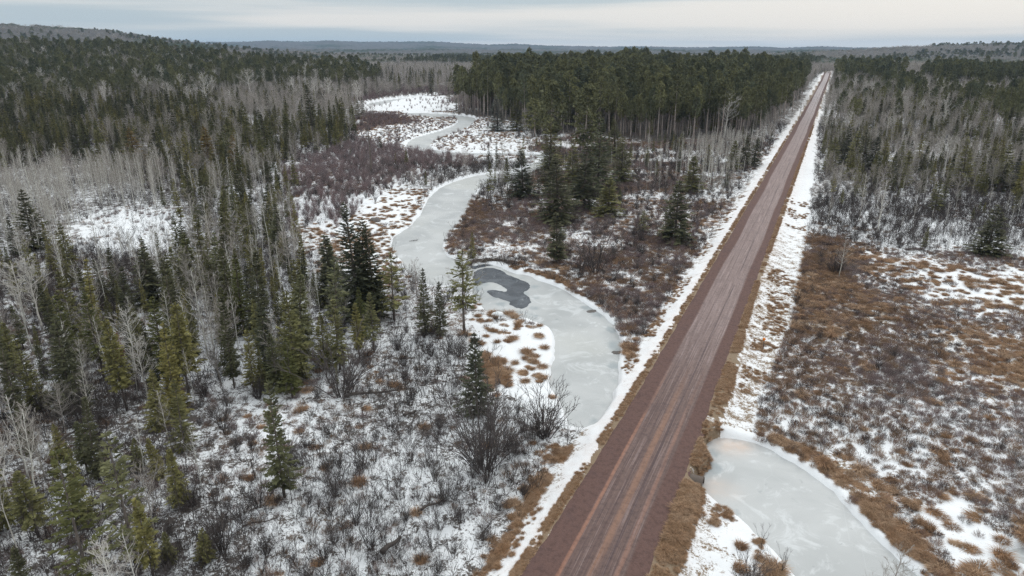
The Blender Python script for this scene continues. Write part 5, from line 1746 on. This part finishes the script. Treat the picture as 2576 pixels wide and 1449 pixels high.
# the culvert under the road
cx_, cy_ = G(1752, 1222, -0.35)
dirn = np.array([RN[0], RN[1]])
b = MB()
n = 20
ang = np.arange(n) * 2 * math.pi / n
V, F = [], []
L0, L1 = 0.55, -9.0
rows = []
for (off, rad) in [(L1, .78)] + [(L1 + (L0 - L1) * k / 60, .78 + .02 * (k % 2)) for k in range(1, 61)] + [(L0, .72), (L1, .72)]:
    for a_ in ang:
        V.append((cx_ + dirn[0] * off - dirn[1] * math.cos(a_) * rad, cy_ + dirn[1] * off + dirn[0] * math.cos(a_) * rad, -.20 + math.sin(a_) * rad))
nr = len(V) // n
for k in range(nr - 1):
    for j in range(n):
        F.append((k * n + j, k * n + (j + 1) % n, (k + 1) * n + (j + 1) % n, (k + 1) * n + j))
b.add(V, None, F)
o = bpy.data.objects.new('culvert_pipe', b.build('culvert_pipe', simple_mat('rusty_steel', (.11, .085, .07), .7, .3)))
o['label'] = 'round dark metal culvert mouth opening from the road bank into the frozen pond'
o['category'] = 'culvert'
COL.objects.link(o)

# the beaver dam: a low bank of mud and sticks across the creek
rng = np.random.default_rng(400)
P = np.array([G(a_, b_, ZI) for a_, b_ in ((1178, 668), (1205, 662), (1240, 660), (1275, 664), (1300, 676))])
n = 420
t_ = rng.random(n) * (len(P) - 1)
i_ = t_.astype(int)
f_ = (t_ - i_)[:, None]
c0 = P[i_] * (1 - f_) + P[np.minimum(i_ + 1, len(P) - 1)] * f_ + rng.normal(0, .32, (n, 2))
hh = ZI + .42 + .45 * rng.random(n) * np.exp(-(rng.normal(0, 1, n)) ** 2 * .3)
a_ = rng.uniform(0, 3.14, n)
ln = rng.uniform(.25, .9, n)
d_ = np.stack([np.cos(a_) * ln, np.sin(a_) * ln, rng.normal(0, .12, n)], 1)
c3 = np.column_stack([c0, hh])
b = MB()
b.prisms(c3 - d_, c3 + d_, rng.uniform(.02, .045, n), .012, 4)
b.tube(np.column_stack([P, np.full(len(P), ZI + .12)]), [.38, .52, .56, .52, .4], 9)
o = bpy.data.objects.new('beaver_dam', b.build('beaver_dam', simple_mat('wet_sticks', (.10, .075, .06), .8, nsc=3)))
o['label'] = 'low dam of dark sticks holding back the creek above the open water'
o['category'] = 'beaver dam'
COL.objects.link(o)


def rock(name, px, py, w_, h_, label, cat, m, seed=1):
    x, y = G(px, py)
    me = bpy.data.meshes.new(name)
    import bmesh
    bm = bmesh.new()
    bmesh.ops.create_icosphere(bm, subdivisions=4, radius=1)
    for v in bm.verts:
        q = v.co
        k = 1 + .22 * float(fbm(np.array([q.x * 2 + q.z]), np.array([q.y * 2 - q.z]), 1.0, 3, seed)[0])
        v.co = (q.x * w_ * k, q.y * w_ * .8 * k, max(q.z, -.3) * h_ * k)
    for f in bm.faces:
        f.smooth = True
    bm.to_mesh(me)
    bm.free()
    me.materials.append(m)
    o = bpy.data.objects.new(name, me)
    o.location = (x, y, gz(x, y) + h_ * .1)
    o['label'] = label
    o['category'] = cat
    COL.objects.link(o)


MR = simple_mat('grey_rock', (.13, .115, .105), .85, nsc=2.5, amp=.5)
rock('boulder', 943, 557, 1.25, .75, 'dark round boulder in the snow beyond the creekside firs', 'boulder', MR, 3)
rock('boulder', 1488, 776, 1.1, .45, 'long dark stone at the ice edge on the creek\'s right bank', 'boulder', MR, 6)
rock('boulder', 1552, 880, .8, .5, 'dark stone hump at the creek bend below the tall grass', 'boulder', MR, 9)
MS = simple_mat('snow_cap', (.76, .77, .78), .8, nsc=3, amp=.04)
rock('snow_mound', 1252, 793, .85, .55, 'smooth white snow mound on the ice by the tussocks', 'snow mound', MS, 12)


def log(px0, py0, px1, py1, r, label, m, lift=.15):
    x0, y0 = G(px0, py0)
    x1, y1 = G(px1, py1)
    k = 9
    T = np.linspace(0, 1, k)
    P = np.stack([x0 + (x1 - x0) * T, y0 + (y1 - y0) * T, 0 * T], 1)
    P[:, 2] = surf(P[:, 0], P[:, 1]).mean() + r + lift + .05 * np.sin(T * 5)
    P[:, 1] += .12 * np.sin(T * 7)
    b = MB()
    b.tube(P, np.linspace(r, r * .5, k), 9)
    n = 14
    idx = rng.integers(2, k, n)
    d = unit(rng.normal(0, 1, (n, 3)) + np.array([0, 0, .6])) * rng.uniform(.3, 1.0, n)[:, None]
    b.prisms(P[idx], P[idx] + d, .025, .008)
    o = bpy.data.objects.new('fallen_log', b.build('fallen_log', m))
    o['label'] = label
    o['category'] = 'log'
    COL.objects.link(o)


ML = simple_mat('log_bark', (.085, .07, .062), .9, nsc=4, amp=.4)
MLP = simple_mat('pale_log_wood', (.38, .33, .27), .8, nsc=4, amp=.2)
log(866, 1004, 1000, 988, .17, 'long dark log lying across the front snow below the spreading alder', ML)
log(1017, 1053, 1047, 1041, .20, 'short thick log end in the snow left of the bushy lone fir', ML)
log(962, 1399, 1008, 1360, .24, 'short slanting log near the bottom edge', ML)
log(268, 928, 310, 860, .11, 'pale broken stem leaning beside the rust-red fir', MLP, 1.2)
log(150, 1120, 205, 1085, .14, 'dark log propped on the snow at the left', ML, .3)
log(2190, 735, 2260, 748, .10, 'thin grey log at the edge of the snowy marsh strip', ML)
log(1060, 1290, 1120, 1262, .12, 'mossy log half sunk in the snow in front of the tallest alder clump', ML)
log(610, 1335, 700, 1310, .09, 'thin fallen pole in front of the narrow front fir', ML)

for (px_, py_, L_, lb) in ((1042, 606, 1.6, 'dead twiggy branch frozen flat into the ice at the creek\'s wide bend'), (1226, 505, 2.2, 'forked dead branch lying on the snowy ice beside the right bank')):
    x_, y_ = G(px_, py_, ZI)
    n_ = 26
    a_ = rng.uniform(-0.9, 0.9, n_)
    s_ = rng.uniform(-1, .6, n_) * L_ * .5
    p0_ = np.stack([x_ + s_, y_ + s_ * .3 + rng.normal(0, .1, n_), np.full(n_, ZI + .05)], 1)
    b = MB()
    b.tube([(x_ - L_ * .6, y_ - L_ * .2, ZI + .04), (x_, y_, ZI + .10), (x_ + L_ * .5, y_ + L_ * .2, ZI + .16)], [.035, .03, .015], 6)
    b.prisms(p0_, p0_ + np.stack([np.cos(a_) * .6, np.sin(a_) * .6, rng.uniform(.05, .45, n_)], 1), .012, .005)
    o = bpy.data.objects.new('dead_branch', b.build('dead_branch', ML))
    o['label'] = lb
    o['category'] = 'branch'
    COL.objects.link(o)

# ------------------------------------------------------------------ the air
def haze():
    import bmesh
    me = bpy.data.meshes.new('haze')
    bm = bmesh.new()
    bmesh.ops.create_cube(bm, size=1.0)
    zt = 136.0
    for v in bm.verts:
        v.co = (v.co.x * 22400, v.co.y * 22400, -9.0 if v.co.z < 0 else zt)
    bm.to_mesh(me)
    bm.free()
    m = bpy.data.materials.new('haze')
    m.use_nodes = True
    t = NT(m.node_tree)
    pv = t.new('ShaderNodeVolumePrincipled', {'Color': (0.50, 0.72, 1.0), 'Density': HAZE, 'Anisotropy': 0.0})
    t.new('ShaderNodeOutputMaterial', {'Volume': pv.outputs[0]})
    me.materials.append(m)
    o = bpy.data.objects.new('haze', me)
    o['kind'] = 'stuff'
    COL.objects.link(o)


HAZE = 0.00006
if HAZE > 0:
    haze()
print('things', COUNT, 'objects', len(COL.objects))

import collections
_c = collections.Counter(o['label'] for o in COL.objects if 'category' in o)
print('labels shared', sum(v for v in _c.values() if v > 1), 'longest', max(len(k.split()) for k in _c), [k for k in _c if len(k.split()) > 16][:3])
